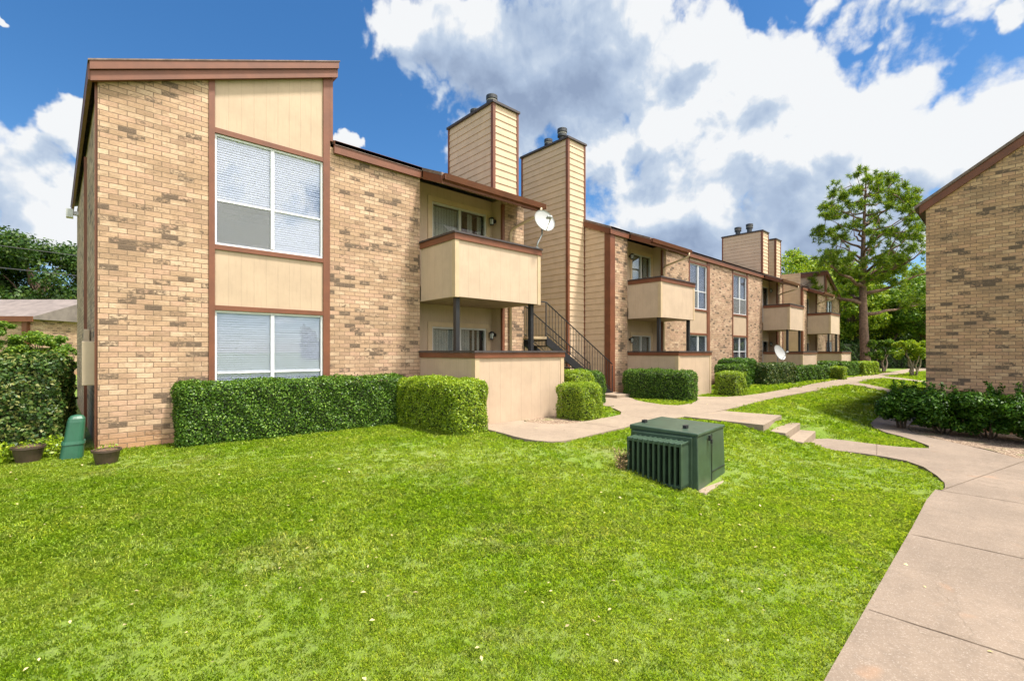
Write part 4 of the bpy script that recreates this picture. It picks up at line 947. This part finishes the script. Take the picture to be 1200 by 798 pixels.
hedge('boxwood_cube', 'square clipped boxwood at the right corner of the second patio wall', 'shrub', 16.35, 6.65, .9, .8, .80, 0, 'hedge_bright', .036, 2800, .12, group='square clipped boxwoods', z=0)
hedge('hedge', 'tall boxy hedge behind the second square boxwood', 'hedge', 19.3, 7.8, 1.4, .9, .98, 0, 'hedge', .05, 1500, .15, group=G1, z=0)
hedge('hedge', 'tallest dark hedge against the brick under the narrow window bay', 'hedge', 21.6, 8.5, 2.0, 1.0, 1.18, 0, 'shrub', .055, 1500, .2, group=G1, z=0)
cx, cy, L_, r_ = span(22.3, 7.95, 25.2, 7.55)
hedge('hedge', 'pale leaved hedge to the left of the satellite dish pole', 'hedge', cx, cy, L_, .95, .95, r_, 'ivy', .06, 1400, .2, group=G1, z=0)
cx, cy, L_, r_ = span(25.3, 7.5, 28.9, 6.95)
hedge('hedge', 'clipped hedge to the right of the satellite dish pole', 'hedge', cx, cy, L_, .7, .78, r_, 'hedge', .06, 1400, .15, group=G1, z=0)
hedge('hedge', 'dark hedge behind the third square boxwood', 'hedge', 30.6, 7.2, 1.8, .8, .95, 0, 'hedge', .07, 1100, .15, group=G1, z=0)
hedge('boxwood_cube', 'smallest square boxwood, at the corner of the third patio wall', 'shrub', 29.65, 6.45, .8, .7, .68, 0, 'hedge_bright', .06, 1600, .1, group='square clipped boxwoods', z=0)
hedge('hedge', 'dark clipped hedge before the farthest patio wall', 'hedge', 33.6, 7.0, 2.6, .8, .88, R(-6), 'hedge', .07, 1100, .15, group=G1, z=0)
hedge('hedge', 'bright boxy hedge at the end of the row by the pine trunk', 'hedge', 36.4, 6.5, 2.4, .8, .86, R(-8), 'hedge_bright', .07, 1100, .15, group=G1, z=0)
hedge('ivy_hedge', 'big dark glossy leaved hedge left of the nearest brick corner', 'hedge', -3.0, 10.55, 5.5, 1.3, 1.42, R(-3), 'ivy', .055, 3600, .18, z=0, lump=.05)
# right-hand shrubs: foliage carried on bare stems
def stem_shrub(cx, cy, r, h0, h1, label, z, n, mat='shrub', sz=.068, lx=1.0):
    o = empty('shrub', (cx, cy, z), label, 'shrub', 'dark shrubs along the right brick wall')
    tb = MB(); k = 0
    ends = []
    for k in range(6):
        th = k * PI / 3 + random.uniform(-.3, .3); rr = r * random.uniform(.3, .75)
        e_ = Vector((cx + math.cos(th) * rr * lx, cy + math.sin(th) * rr, z + h0 + (h1 - h0) * random.uniform(.2, .8))); ends.append(e_)
        tb.tube([(cx + math.cos(th) * .06, cy + math.sin(th) * .06, z - .05), ((cx + e_.x) / 2 + random.uniform(-.05, .05), (cy + e_.y) / 2, z + h0 * .7), tuple(e_)], [.026, .02, .008], 6)
    tb.build('stem', M['wood'], o)
    cs = []
    for k in range(44):
        th = random.uniform(0, 2 * PI); rr = r * math.sqrt(random.random()); cs.append((cx + math.cos(th) * rr * lx, cy + math.sin(th) * rr, z + random.uniform(h0 + .1, h1 - .05), random.uniform(.13, .26)))
    P_ = []; N_ = []
    for (x, y, zz, cr) in cs:
        m_ = int(n * cr * cr / 1.0); d = rng.normal(0, 1, (m_, 3)); d /= np.linalg.norm(d, axis=1)[:, None]; rad = cr * rng.uniform(.55, 1.05, m_)[:, None]
        P_.append(np.array([x, y, zz]) + d * rad * (1, 1, .85)); N_.append(d + (0, 0, .4))
    for k in range(4):   # long shoots standing up out of the top
        th = random.uniform(0, 2 * PI); x, y = cx + math.cos(th) * r * .5, cy + math.sin(th) * r * .5; L2 = random.uniform(.15, .38)
        tt = rng.uniform(0, 1, 60)[:, None]; P_.append(np.array([x, y, z + h1 - .05]) + tt * np.array([random.uniform(-.12, .12), random.uniform(-.12, .12), L2]) + rng.normal(0, .03, (60, 3))); N_.append(rng.normal(0, 1, (60, 3)))
    P_ = np.concatenate(P_); N_ = np.concatenate(N_); N_[:, 2] += .3
    leaves('foliage', M[mat], P_, N_, sz, o, .55, .5)
zr_ = -.45
stem_shrub(15.15, 1.95, .36, .20, .92, 'dark shrub standing at the corner of the right brick wall', zr_, 6800)
stem_shrub(14.9, 1.15, .50, .14, .96, 'dark shrub with a few bare stems just right of the corner shrub', zr_, 6800)
stem_shrub(14.75, 0.42, .52, .12, .98, 'dark shrub with tall shoots in the middle of the right wall planting', zr_, 6800)
stem_shrub(14.5, -0.35, .60, .08, 1.0, 'rightmost dark shrub of the right wall planting', zr_, 6800)

# ------------------------------------------------------------------ small things by the near corner
def pot(x, y, z, r, label, plants):
    o = empty('planter_pot', (x, y, z), label, 'planter', 'brown planters by the brick corner')
    MB().lathe((x, y, z), [(r * .70, 0), (r * .94, r * 1.15), (r * 1.04, r * 1.16), (r * 1.04, r * 1.34), (r * .95, r * 1.34), (r * .92, r * 1.2)], 26).build('bowl', M['pot'], o, smooth=False)
    mb = MB(); mb.lathe((x, y, z + r * 1.18), [(r * .9, 0), (r * .5, .025), (.01, .03)], 20); mb.build('soil', M['soil'], o)
    n = plants; th = rng.uniform(0, 2 * PI, n); rr = r * np.sqrt(rng.random(n)) * .85
    P_ = np.stack([x + rr * np.cos(th), y + rr * np.sin(th), z + r * 1.25 + rng.uniform(0, .09, n)], 1); leaves('sprouts', M['hedge_bright'], P_, np.tile((0, 0, 1.), (n, 1)), .035, o)
pot(.17, 8.28, -.02, .155, 'small brown planter bowl on the grass at the brick corner', 45)
pot(-.62, 9.15, -.02, .17, 'brown planter bowl in front of the dark leafy hedge', 70)
pe = empty('utility_pedestal', (-.17, 9.05, 0), 'leaning green plastic utility pedestal between hedge and brick corner', 'utility box')
def lean(p): return (p[0] + .10 * p[2] + 0, p[1], p[2])
def rbox(cx, cy, z0, z1, a0, a1, top=0):
    prof = []; mb = MB(); n = 24
    for (z, a_, ) in ([(z0, a0), (z1, a1)] + ([(z1 + .05, a1 * .93), (z1 + .085, a1 * .7), (z1 + .10, a1 * .3)] if top else [])):
        for j in range(n):
            th = 2 * PI * j / n; c_, s_ = math.cos(th), math.sin(th); e_ = .55
            mb.v.append(lean((cx + a_ * math.copysign(abs(c_) ** e_, c_), cy + a_ * math.copysign(abs(s_) ** e_, s_), z)))
        prof.append(z)
    k = len(prof)
    for i in range(k - 1):
        for j in range(n): mb.f.append((i * n + j, i * n + (j + 1) % n, (i + 1) * n + (j + 1) % n, (i + 1) * n + j))
    mb.f.append(tuple(range(n - 1, -1, -1))); mb.f.append(tuple((k - 1) * n + j for j in range(n))); return mb
rbox(-.19, 9.05, -.1, .20, .128, .12).build('base', M['pedestal'], pe, smooth=False)
rbox(-.19, 9.05, .195, .235, .13, .125).build('collar', M['pedestal'], pe)
rbox(-.19, 9.05, .23, .50, .108, .098, 1).build('cover', M['pedestal'], pe)
# low plants round the pots
for (x, y, lab) in ((-.95, 9.3, 'low leafy groundcover left of the brown planter'), (-.38, 9.45, 'low leafy groundcover right of the brown planter')):
    o = empty('ground_plant', (x, y, 0), lab, 'plant'); n = 900
    d = rng.normal(0, 1, (n, 3)); d /= np.linalg.norm(d, axis=1)[:, None]; d[:, 2] = np.abs(d[:, 2]); P_ = np.array([x, y, 0]) + d * (.30, .22, .28) * rng.uniform(.5, 1, n)[:, None]
    leaves('foliage', M['hedge_bright'], P_, d, .045, o)
    MB().tube([(x, y, -.03), (x, y, .15)], .01, 5).build('stem', M['wood'], o)
# power lines at the left
for k, (zz, lab) in enumerate(((9.0, 'upper thin power line crossing the tree at the left'), (7.6, 'lower thin power line crossing the tree at the left'))):
    mb = MB(); a_ = Vector((-30, 38, zz)); b_ = Vector((34, 52, zz)); pts = []
    for i in range(25):
        t_ = i / 24; p_ = a_.lerp(b_, t_); p_.z -= 1.6 * 4 * t_ * (1 - t_) * .5; pts.append(p_)
    mb.tube(pts, .025, 5); tag(mb.build('power_line', M['wire']), lab, 'power line', 'power lines at the left')

# ------------------------------------------------------------------ houses behind, left
def at(px, depth, py=None):
    x = (px - 600) / FPX; u, v = (CA + SA * x) * depth, (SA - CA * x) * depth
    return (u, v) if py is None else (u, v, EYE + (HOR - py) / FPX * depth)
def far_house(pl, pr, depth, d2, y_eave, y_ridge, label, post=False):
    """low house: eave line from pixel column pl to pr, set 'depth' metres away"""
    a_ = Vector(at(pl, depth)); b_ = Vector(at(pr, depth)); d = (b_ - a_).normalized(); n = Vector((-d.y, d.x))
    if n.dot(a_) < 0: n = -n
    ze = EYE + (HOR - y_eave) / FPX * depth; zrr = EYE + (HOR - y_ridge) / FPX * (depth + d2)
    o = empty('house', (a_.x, a_.y, 0), label, 'house', 'low houses beyond the hedge')
    def w_(s, t_, z): p_ = a_ + d * s + n * t_; return (p_.x, p_.y, z)
    L_ = (b_ - a_).length; D_ = 2 * d2
    mb = MB(); mb.hexa([w_(0, .3, -.5), w_(L_, .3, -.5), w_(L_, D_ - .3, -.5), w_(0, D_ - .3, -.5), w_(0, .3, ze), w_(L_, .3, ze), w_(L_, D_ - .3, ze), w_(0, D_ - .3, ze)])
    for s in (0.0, L_ - .01): mb.add([w_(s, .3, ze), w_(s, D_ - .3, ze), w_(s, d2, zrr - .1)], [(0, 1, 2)])
    mb.build('wall', M['brick'], o)
    mb = MB(); mb.add([w_(-.3, 0, ze), w_(L_ + .3, 0, ze), w_(L_ + .3, d2, zrr), w_(-.3, d2, zrr), w_(-.3, D_, ze), w_(L_ + .3, D_, ze),
                       w_(-.3, 0, ze - .15), w_(L_ + .3, 0, ze - .15), w_(L_ + .3, D_, ze - .15), w_(-.3, D_, ze - .15)], [(0, 1, 2, 3), (3, 2, 5, 4), (9, 8, 7, 6), (0, 3, 4, 9, 6), (1, 7, 8, 5, 2)]).build('roof', M['shingle_far'], o)
    MB().hexa([w_(-.3, -.06, ze - .3), w_(L_ + .3, -.06, ze - .3), w_(L_ + .3, -.003, ze - .3), w_(-.3, -.003, ze - .3), w_(-.3, -.06, ze + .02), w_(L_ + .3, -.06, ze + .02), w_(L_ + .3, -.003, ze + .02), w_(-.3, -.003, ze + .02)]).build('fascia', M['brown'], o)
    if post:
        MB().hexa([w_(L_ - .5, .1, -.3), w_(L_ - .2, .1, -.3), w_(L_ - .2, .3, -.3), w_(L_ - .5, .3, -.3), w_(L_ - .5, .1, ze - .3), w_(L_ - .2, .1, ze - .3), w_(L_ - .2, .3, ze - .3), w_(L_ - .5, .3, ze - .3)]).build('corner_board', M['brown'], o)
    else:
        MB().hexa([w_(0, .2, ze - 1.2), w_(L_, .2, ze - 1.2), w_(L_, .29, ze - 1.2), w_(0, .29, ze - 1.2), w_(0, .2, ze - .31), w_(L_, .2, ze - .31), w_(L_, .29, ze - .31), w_(0, .29, ze - .31)]).build('wall_panel', M['white'], o)
    return o
far_house(-140, 33, 27, 4, 371, 351, 'brick house with brown roof at the left edge beyond the hedge', True)
far_house(30, 130, 38, 4, 377, 366, 'low house with white upper wall behind the left hedge')

# ------------------------------------------------------------------ trees
def limb_pts(p0, p1, bend, k=6):
    p0, p1 = Vector(p0), Vector(p1); o = []
    for i in range(k + 1):
        t_ = i / k; p_ = p0.lerp(p1, t_); p_.z += bend * math.sin(t_ * PI); p_ += Vector((random.uniform(-1, 1), random.uniform(-1, 1), random.uniform(-.6, .6))) * (.05 * (p1 - p0).length * (1 if 0 < i < k else 0)); o.append(p_)
    return o
def broad_tree(x, y, h, r, label, mat, nclump, leaf, nleaf, trunk_r=.22, low=.25, z=0.0, group=None, name='tree', squash=.8, crown_c=.62, bark='wood'):
    o = empty(name, (x, y, z), label, 'tree', group)
    tb = MB(); top = Vector((x + random.uniform(-.3, .3), y + random.uniform(-.3, .3), z + h * .85))
    tb.tube(limb_pts((x, y, z - .3), top, 0, 7), [trunk_r * f for f in (1.2, .95, .85, .7, .5, .35, .2, .08)], 9)
    cs = []
    for k in range(nclump):
        th = random.uniform(0, 2 * PI); el_ = random.uniform(-1, 1); rr = random.uniform(.35, 1.0) ** .6; cz = math.sqrt(max(0, 1 - el_ * el_))
        c_ = Vector((x + math.cos(th) * cz * rr * r, y + math.sin(th) * cz * rr * r, z + h * crown_c + el_ * rr * h * (1 - crown_c) * squash * 1.15))
        if c_.z < z + h * low: c_.z = z + h * low + random.uniform(0, .8)
        cs.append(c_)
    for c_ in cs[::3]:
        s_ = Vector((x, y, z + max(h * .22, (c_.z - z) * .6))); pts = limb_pts(s_, c_, .2, 5); w0 = trunk_r * .32; tb.tube(pts, [w0, w0 * .8, w0 * .6, w0 * .45, w0 * .3, w0 * .12], 6)
    tb.build('trunk', M[bark], o, smooth=True)
    P_ = []; N_ = []
    for c_ in cs:
        cr = r * random.uniform(.16, .32); m_ = int(nleaf / nclump); d = rng.normal(0, 1, (m_, 3)); d /= np.linalg.norm(d, axis=1)[:, None]
        rad = cr * rng.uniform(.35, 1.1, m_)[:, None]; P_.append(np.array(c_) + d * rad * (1.15, 1.15, .7)); N_.append(d + (0, 0, .4))
    leaves('crown', M[mat], np.concatenate(P_), np.concatenate(N_), leaf, o, .6, .7)
    return o
def pine(x, y, h, label, z=0):
    o = empty('pine_tree', (x, y, z), label, 'tree'); tb = MB()
    tr_ = []
    for i in range(13):
        t_ = i / 12; tr_.append(Vector((x + .35 * math.sin(t_ * 2.4) , y + .25 * math.sin(t_ * 3.1), z - .3 + (h - .6) * t_)))
    rs = [.42, .31, .28, .26, .24, .22, .19, .16, .13, .10, .08, .05, .03]
    tb.tube(tr_, rs, 12)
    tips = []
    right = Vector((SA, -CA, 0)); fwd = Vector((CA, SA, 0))
    def lp(zf): 
        i = zf * 12; k = min(int(i), 11); return tr_[k].lerp(tr_[k + 1], i - k)
    def branch(zf, p1, w0, sag=-.2, twigs=0):
        p0 = lp(zf); pts = limb_pts(p0, p1, sag, 6)
        tb.tube(pts, [w0, w0 * .85, w0 * .7, w0 * .55, w0 * .4, w0 * .28, w0 * .15], 6); return pts
    def clump(c_, r_, k=7):
        for _ in range(k): tips.append(Vector(c_) + Vector((random.gauss(0, 1), random.gauss(0, 1), random.gauss(0, 1.0))) * r_ * .5)
    # long, nearly bare lower limbs: (height fraction, reach right, reach away, rise)
    for (zf, a_, b_, up) in ((.30, 4.9, .6, .9), (.35, -3.9, 1.0, 1.6), (.40, 5.0, -1.0, 2.0), (.44, -3.6, -.8, 1.9), (.37, 1.0, 3.5, 1.4), (.46, 1.5, -3.2, 1.6)):
        pts = branch(zf, lp(zf) + right * a_ + fwd * b_ + Vector((0, 0, up)), .15)
        for q_ in range(9):
            t_ = random.uniform(.45, 1.0); k = min(int(t_ * 6), 5); s_ = pts[k].lerp(pts[k + 1], t_ * 6 - k); e_ = s_ + Vector((random.uniform(-1, 1), random.uniform(-1, 1), random.uniform(-.1, .9))) * random.uniform(.4, 1.0)
            tb.tube([s_, (s_ + e_) / 2, e_], [.03, .02, .008], 4, cap=False); clump(e_, .45, 5)
    # rounded open crown
    cc_ = lp(.70) + right * .4; main = []
    for k in range(26):
        zf = .46 + .46 * k / 26; th = k * 2.4; el_ = (zf - .66) / .34
        e_ = Vector(cc_) + (right * math.cos(th) + fwd * math.sin(th)) * 3.1 * math.sqrt(max(.12, 1 - el_ * el_)) * random.uniform(.75, 1) + Vector((0, 0, el_ * 3.4 + 1.0)); main.append((branch(zf, e_, .11 * (1.3 - zf) + .02), e_))
    n_c = 135
    for k in range(n_c):
        ct = 1 - 2 * (k + .5) / n_c; th = k * 2.39996; rr = random.uniform(.55, 1.0) ** .5; st_ = math.sqrt(1 - ct * ct)
        prof = 1.0 if ct > -.2 else .92
        c_ = Vector(cc_) + (right * math.cos(th) + fwd * math.sin(th)) * (3.4 * st_ * rr * prof) + Vector((0, 0, 4.25 * ct * rr + .15))
        c_ += Vector((random.gauss(0, .22), random.gauss(0, .22), random.gauss(0, .2)))
        if random.random() < .12: continue
        bp = min(main, key=lambda m_: (m_[1] - c_).length)[0]; s_ = min(bp[2:], key=lambda p_: (p_ - c_).length)
        tb.tube([s_, (s_ + c_) / 2 - Vector((0, 0, .1)), c_], [.035, .022, .01], 4, cap=False); clump(c_, random.uniform(.30, .48), 11)
    clump(tr_[-1], .4, 6)
    tips.append(tr_[-1]); tb.build('trunk', M['bark'], o, smooth=True)
    K = 34; n = len(tips) * K; c_ = np.repeat(np.array([tuple(t_) for t_ in tips]), K, 0); scl = np.repeat(rng.uniform(.7, 1.25, len(tips)), K)
    d = rng.normal(0, 1, (n, 3));  d /= np.linalg.norm(d, axis=1)[:, None]; ln = (.27 * scl * rng.uniform(.7, 1.15, n))[:, None]
    sd = np.cross(d, rng.normal(0, 1, (n, 3))); sd /= np.linalg.norm(sd, axis=1)[:, None]; w_ = .026
    v = np.empty((n, 3, 3)); b_ = c_ + d * .04; v[:, 0] = b_ - sd * w_; v[:, 1] = b_ + sd * w_; v[:, 2] = b_ + d * ln; v[:, 2] += sd * .0
    quads('crown', M['needle'], v.reshape(-1, 3), 3, o); return o
px_, py_ = at(1015, 33)
pine(px_, py_, 15.5, 'tall pine with open rounded crown and bare reddish trunk beside the right building')
GT = 'trees beyond the far lawn'
def T(px, dep, ptop, rpx, label, mat, nc=70, leaf=.24, nl=16000, low=.15, z=-.2, **kw):
    x, y = at(px, dep); h = EYE - z + (HOR - ptop) / FPX * dep
    return broad_tree(x, y, h, rpx / FPX * dep, label, mat, nc, leaf, nl, z=z, low=low, group=GT, **kw)
T(925, 52, 288, 42, 'light green tree rising behind the far chimneys', 'leaf_a', 60, .24, 15000)
T(950, 56, 300, 40, 'light green tree between the far chimneys and the gable peak', 'leaf_a', 70, .24, 16000)
T(975, 50, 296, 38, 'bright green tree just behind the far gable', 'leaf_a', 80, .24, 20000)
T(1000, 44, 320, 32, 'yellow green tree immediately left of the pine trunk', 'leaf_a', 80, .2, 20000)
T(1045, 46, 300, 40, 'yellow green spreading tree right of the pine trunk', 'leaf_a', 80, .22, 22000)
T(1085, 42, 322, 38, 'mid green tree partly hidden behind the right brick wall', 'leaf_c', 70, .2, 20000)
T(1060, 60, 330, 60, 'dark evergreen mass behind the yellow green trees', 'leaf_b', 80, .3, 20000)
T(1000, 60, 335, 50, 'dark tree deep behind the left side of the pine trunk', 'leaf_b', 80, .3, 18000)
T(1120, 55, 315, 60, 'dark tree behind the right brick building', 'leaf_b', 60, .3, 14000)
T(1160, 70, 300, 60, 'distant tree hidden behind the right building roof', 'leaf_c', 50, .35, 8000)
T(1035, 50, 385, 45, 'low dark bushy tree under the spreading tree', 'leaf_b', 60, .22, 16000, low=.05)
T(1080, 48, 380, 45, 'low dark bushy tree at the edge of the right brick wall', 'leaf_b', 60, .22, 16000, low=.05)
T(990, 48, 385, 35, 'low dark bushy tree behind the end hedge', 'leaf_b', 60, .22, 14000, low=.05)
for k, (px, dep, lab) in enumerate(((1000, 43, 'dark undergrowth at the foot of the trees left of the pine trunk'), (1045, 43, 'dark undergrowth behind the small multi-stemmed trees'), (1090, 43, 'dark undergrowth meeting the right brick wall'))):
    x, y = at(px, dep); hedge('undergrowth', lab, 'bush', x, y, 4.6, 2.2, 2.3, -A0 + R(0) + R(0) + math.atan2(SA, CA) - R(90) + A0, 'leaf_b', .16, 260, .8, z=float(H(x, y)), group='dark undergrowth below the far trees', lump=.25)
def small_tree(px, dep, ptop, rpx, label, mat):
    x, y = at(px, dep); z = float(H(x, y)) - .03; h = EYE - z + (HOR - ptop) / FPX * dep
    o = empty('crepe_myrtle', (x, y, z), label, 'tree', 'small multi-stemmed trees on the far lawn'); tb = MB(); r = rpx / FPX * dep; P_ = []; N_ = []
    for k in range(5):
        th = k * 1.25; e_ = Vector((x + math.cos(th) * r * .6, y + math.sin(th) * r * .6, z + h * .75)); tb.tube(limb_pts((x + .1 * math.cos(th), y + .1 * math.sin(th), z - .1), e_, .1, 5), [.07, .06, .05, .04, .03, .015], 6)
        for q_ in range(5):
            c_ = e_ + Vector((random.uniform(-.6, .6) * r, random.uniform(-.6, .6) * r, random.uniform(-.25, .25) * h)); m_ = 190; d = rng.normal(0, 1, (m_, 3)); d /= np.linalg.norm(d, axis=1)[:, None]
            P_.append(np.array(c_) + d * r * .34 * rng.uniform(.4, 1, m_)[:, None] * (1, 1, .7)); N_.append(d)
    tb.build('trunk', M['greywood'], o, smooth=True); leaves('crown', M[mat], np.concatenate(P_), np.concatenate(N_), .13, o)
small_tree(1033, 33, 400, 13, 'small pale multi-stemmed tree nearest the pine trunk', 'leaf_c')
small_tree(1071, 29, 400, 15, 'small bright multi-stemmed tree beside the right brick wall', 'leaf_a')
# left background
x, y = at(40, 44); GL = 'trees and bushes at the left'
broad_tree(x, y, 13.0, 5.6, 'large dark green tree behind the low houses at the left', 'leaf_b', 90, .30, 34000, .35, .12, 0, GL)
x, y = at(-30, 46); broad_tree(x, y, 9.2, 5, 'lower dark tree at the far left edge', 'leaf_b', 60, .30, 16000, .3, .12, 0, GL)
x, y = at(48, 20); broad_tree(x, y, 2.45, .95, 'light green bush above the hedge before the white walled house', 'leaf_c', 40, .10, 9000, .06, .1, 0, GL, name='bush')
x, y = at(85, 22); broad_tree(x, y, 2.2, .8, 'small bush next to the brick corner above the hedge', 'leaf_c', 20, .10, 3500, .05, .1, 0, GL, name='bush')
x, y = at(-8, 19); broad_tree(x, y, 3.2, .75, 'thin young tree cut by the left edge of the photo', 'leaf_c', 22, .10, 4500, .05, .2, 0, GL, name='young_tree')
# far treeline that closes the horizon
def treeline():
    P_ = []; N_ = []; n = 130000
    th = rng.uniform(-1.2, 2.6, n); rad = rng.uniform(95, 120, n); s = rng.random(n) ** .7
    top = 7 + 2.2 * np.sin(th * 23) + 1.6 * np.sin(th * 57 + 1) + 1.0 * np.sin(th * 131)
    P_ = np.stack([rad * np.cos(th), rad * np.sin(th), s * top], 1); N_ = rng.normal(0, 1, (n, 3))
    o = leaves('far_woods', M['leaf_b'], P_, N_, 1.1, None); return tag(o, 'far dark woods closing the horizon behind the buildings', 'woods', kind='stuff')
treeline()

# ------------------------------------------------------------------ grass
def tuft(name, nb, rad, hh, wd):
    v = []
    for k in range(nb):
        a_ = random.uniform(0, 2 * PI); r_ = rad * math.sqrt(random.random()); x, y = r_ * math.cos(a_), r_ * math.sin(a_)
        th = random.uniform(0, 2 * PI); ln = hh * random.uniform(.55, 1.2); ti = random.uniform(.35, 1.15); dx, dy = math.cos(th), math.sin(th); px, py = -dy * wd, dx * wd
        m1 = (x + dx * ln * .35 * ti, y + dy * ln * .35 * ti, ln * .55); t1 = (x + dx * ln * .95 * ti, y + dy * ln * .95 * ti, ln * (.95 - .3 * ti))
        v += [(x - px, y - py, -.01), (x + px, y + py, -.01), (m1[0] + px * .8, m1[1] + py * .8, m1[2]), t1, (m1[0] - px * .8, m1[1] - py * .8, m1[2])]
    me_o = quads(name, M['blade'], np.array(v), 5); C.objects.unlink(me_o); return me_o
def grass():
    fwd = np.array([CA, SA]); rt = np.array([SA, -CA])
    pts = []; scl = []
    for (d0, d1, den, sc) in ((1.3, 3.6, 1250, .8), (3.6, 6.5, 520, 1.0), (6.5, 11, 190, 1.35), (11, 18, 70, 2.0), (18, 34, 22, 3.0)):
        wmax = 1.25 * d1; area = (d1 - d0) * 2 * wmax; n = int(area * den); d = rng.uniform(d0, d1, n); s = rng.uniform(-wmax, wmax, n)
        k = np.abs(s) < 1.22 * d + .4; d, s = d[k], s[k]; u = fwd[0] * d + rt[0] * s; v = fwd[1] * d + rt[1] * s
        ok = (v < V0 - .05) & ~walkmask(u + rng.normal(0, .022, len(u)), v + rng.normal(0, .022, len(u)))
        ok &= ~((u > 5.6) & (u < 8.3) & (v > 7.2)) & ~((u > 14.1) & (u < 16.5) & (v > 7.4)) & ~((u > 27) & (v > 7.4)) & (u < 60) & ~((u > 15.9) & (v < 1.6))
        ok &= ~((u > 10.2) & (u < 11.9) & (v > 2.78) & (v < 3.42)) & ~inpoly(u, v, [(6.0, 2.80), (7.26, 2.92), (7.16, 4.08), (5.86, 3.95)])
        ok |= (u < .1) & (v > V0 - .1) & (v < 9.7) & (u > -6)
        u, v = u[ok], v[ok]; thin = np.sin(u * 1.1 + 1) * np.sin(v * 1.4) + .5 * np.sin(u * 3.1) * np.sin(v * 2.7 + 2)
        keep = rng.random(len(u)) < np.clip(.85 + .3 * thin, .35, 1); u, v = u[keep], v[keep]
        pts.append(np.stack([u, v, ground_at(u, v)], 1)); scl.append(sc * rng.uniform(.7, 1.25, len(u)) * (1 + .18 * np.sin(u * .9 + v * 1.3)))
    P_ = np.concatenate(pts); Sc = np.concatenate(scl)
    print('grass tufts', len(P_))
    me = bpy.data.meshes.new('lawn_grass'); me.vertices.add(len(P_)); me.vertices.foreach_set('co', P_.astype(np.float32).ravel())
    at_ = me.attributes.new('sc', 'FLOAT', 'POINT'); at_.data.foreach_set('value', Sc.astype(np.float32)); me.update()
    o = bpy.data.objects.new('lawn_grass', me); C.objects.link(o); tag(o, 'short bright green mown grass covering the lawn', 'grass', kind='stuff')
    col_ = bpy.data.collections.new('tufts')
    for k in range(4): col_.objects.link(tuft('grass_tuft', 26, .055, .030, .0016))
    ng = bpy.data.node_groups.new('grass', 'GeometryNodeTree'); ng.interface.new_socket('Geometry', in_out='INPUT', socket_type='NodeSocketGeometry'); ng.interface.new_socket('Geometry', in_out='OUTPUT', socket_type='NodeSocketGeometry')
    N = ng.nodes; L = ng.links; gi_ = N.new('NodeGroupInput'); go_ = N.new('NodeGroupOutput'); iop = N.new('GeometryNodeInstanceOnPoints'); ci = N.new('GeometryNodeCollectionInfo')
    ci.inputs['Collection'].default_value = col_; ci.inputs['Separate Children'].default_value = True; ci.inputs['Reset Children'].default_value = True
    iop.inputs['Pick Instance'].default_value = True
    rv = N.new('FunctionNodeRandomValue'); rv.data_type = 'FLOAT_VECTOR'; rv.inputs[0].default_value = (-.12, -.12, 0); rv.inputs[1].default_value = (.12, .12, 6.283)
    na = N.new('GeometryNodeInputNamedAttribute'); na.data_type = 'FLOAT'; na.inputs[0].default_value = 'sc'
    m2p = N.new('GeometryNodeMeshToPoints')
    L.new(gi_.outputs[0], m2p.inputs[0]); L.new(m2p.outputs[0], iop.inputs['Points']); L.new(ci.outputs[0], iop.inputs['Instance']); L.new(rv.outputs[0], iop.inputs['Rotation']); L.new(na.outputs[0], iop.inputs['Scale'])
    L.new(iop.outputs[0], go_.inputs[0]); md = o.modifiers.new('grass', 'NODES'); md.node_group = ng
    me.materials.append(M['blade'])
import time as _t; grass()

# fallen leaves and clippings lying on the lawn and the paths
n = 420; dd = rng.uniform(1.8, 14, n); ss = rng.uniform(-1.15, 1.15, n) * dd; u = CA * dd + SA * ss; v = SA * dd - CA * ss
k = (v < 8.6) & ~((u > 5.6) & (v > 7.1)) & ~((u > 5.6) & (u < 7.3) & (v > 2.7) & (v < 4.2)) & (rng.random(n) < np.where(walkmask(u, v), .25, 1)); u, v = u[k], v[k]
z = np.where(walkmask(u, v), np.where(inpoly(u, v, P_lower), -.424, .05), ground_at(u, v) + .035)
leaves('fallen_leaves', plain('fallen_leaf', (0.42, 0.34, 0.16), 0.8, 0.5, 3), np.stack([u, v, z], 1), np.tile((0, 0, 4.), (len(u), 1)), .035)
tag(bpy.data.objects['fallen_leaves'], 'scattered pale fallen leaves and clippings on the lawn', 'leaves', kind='stuff')
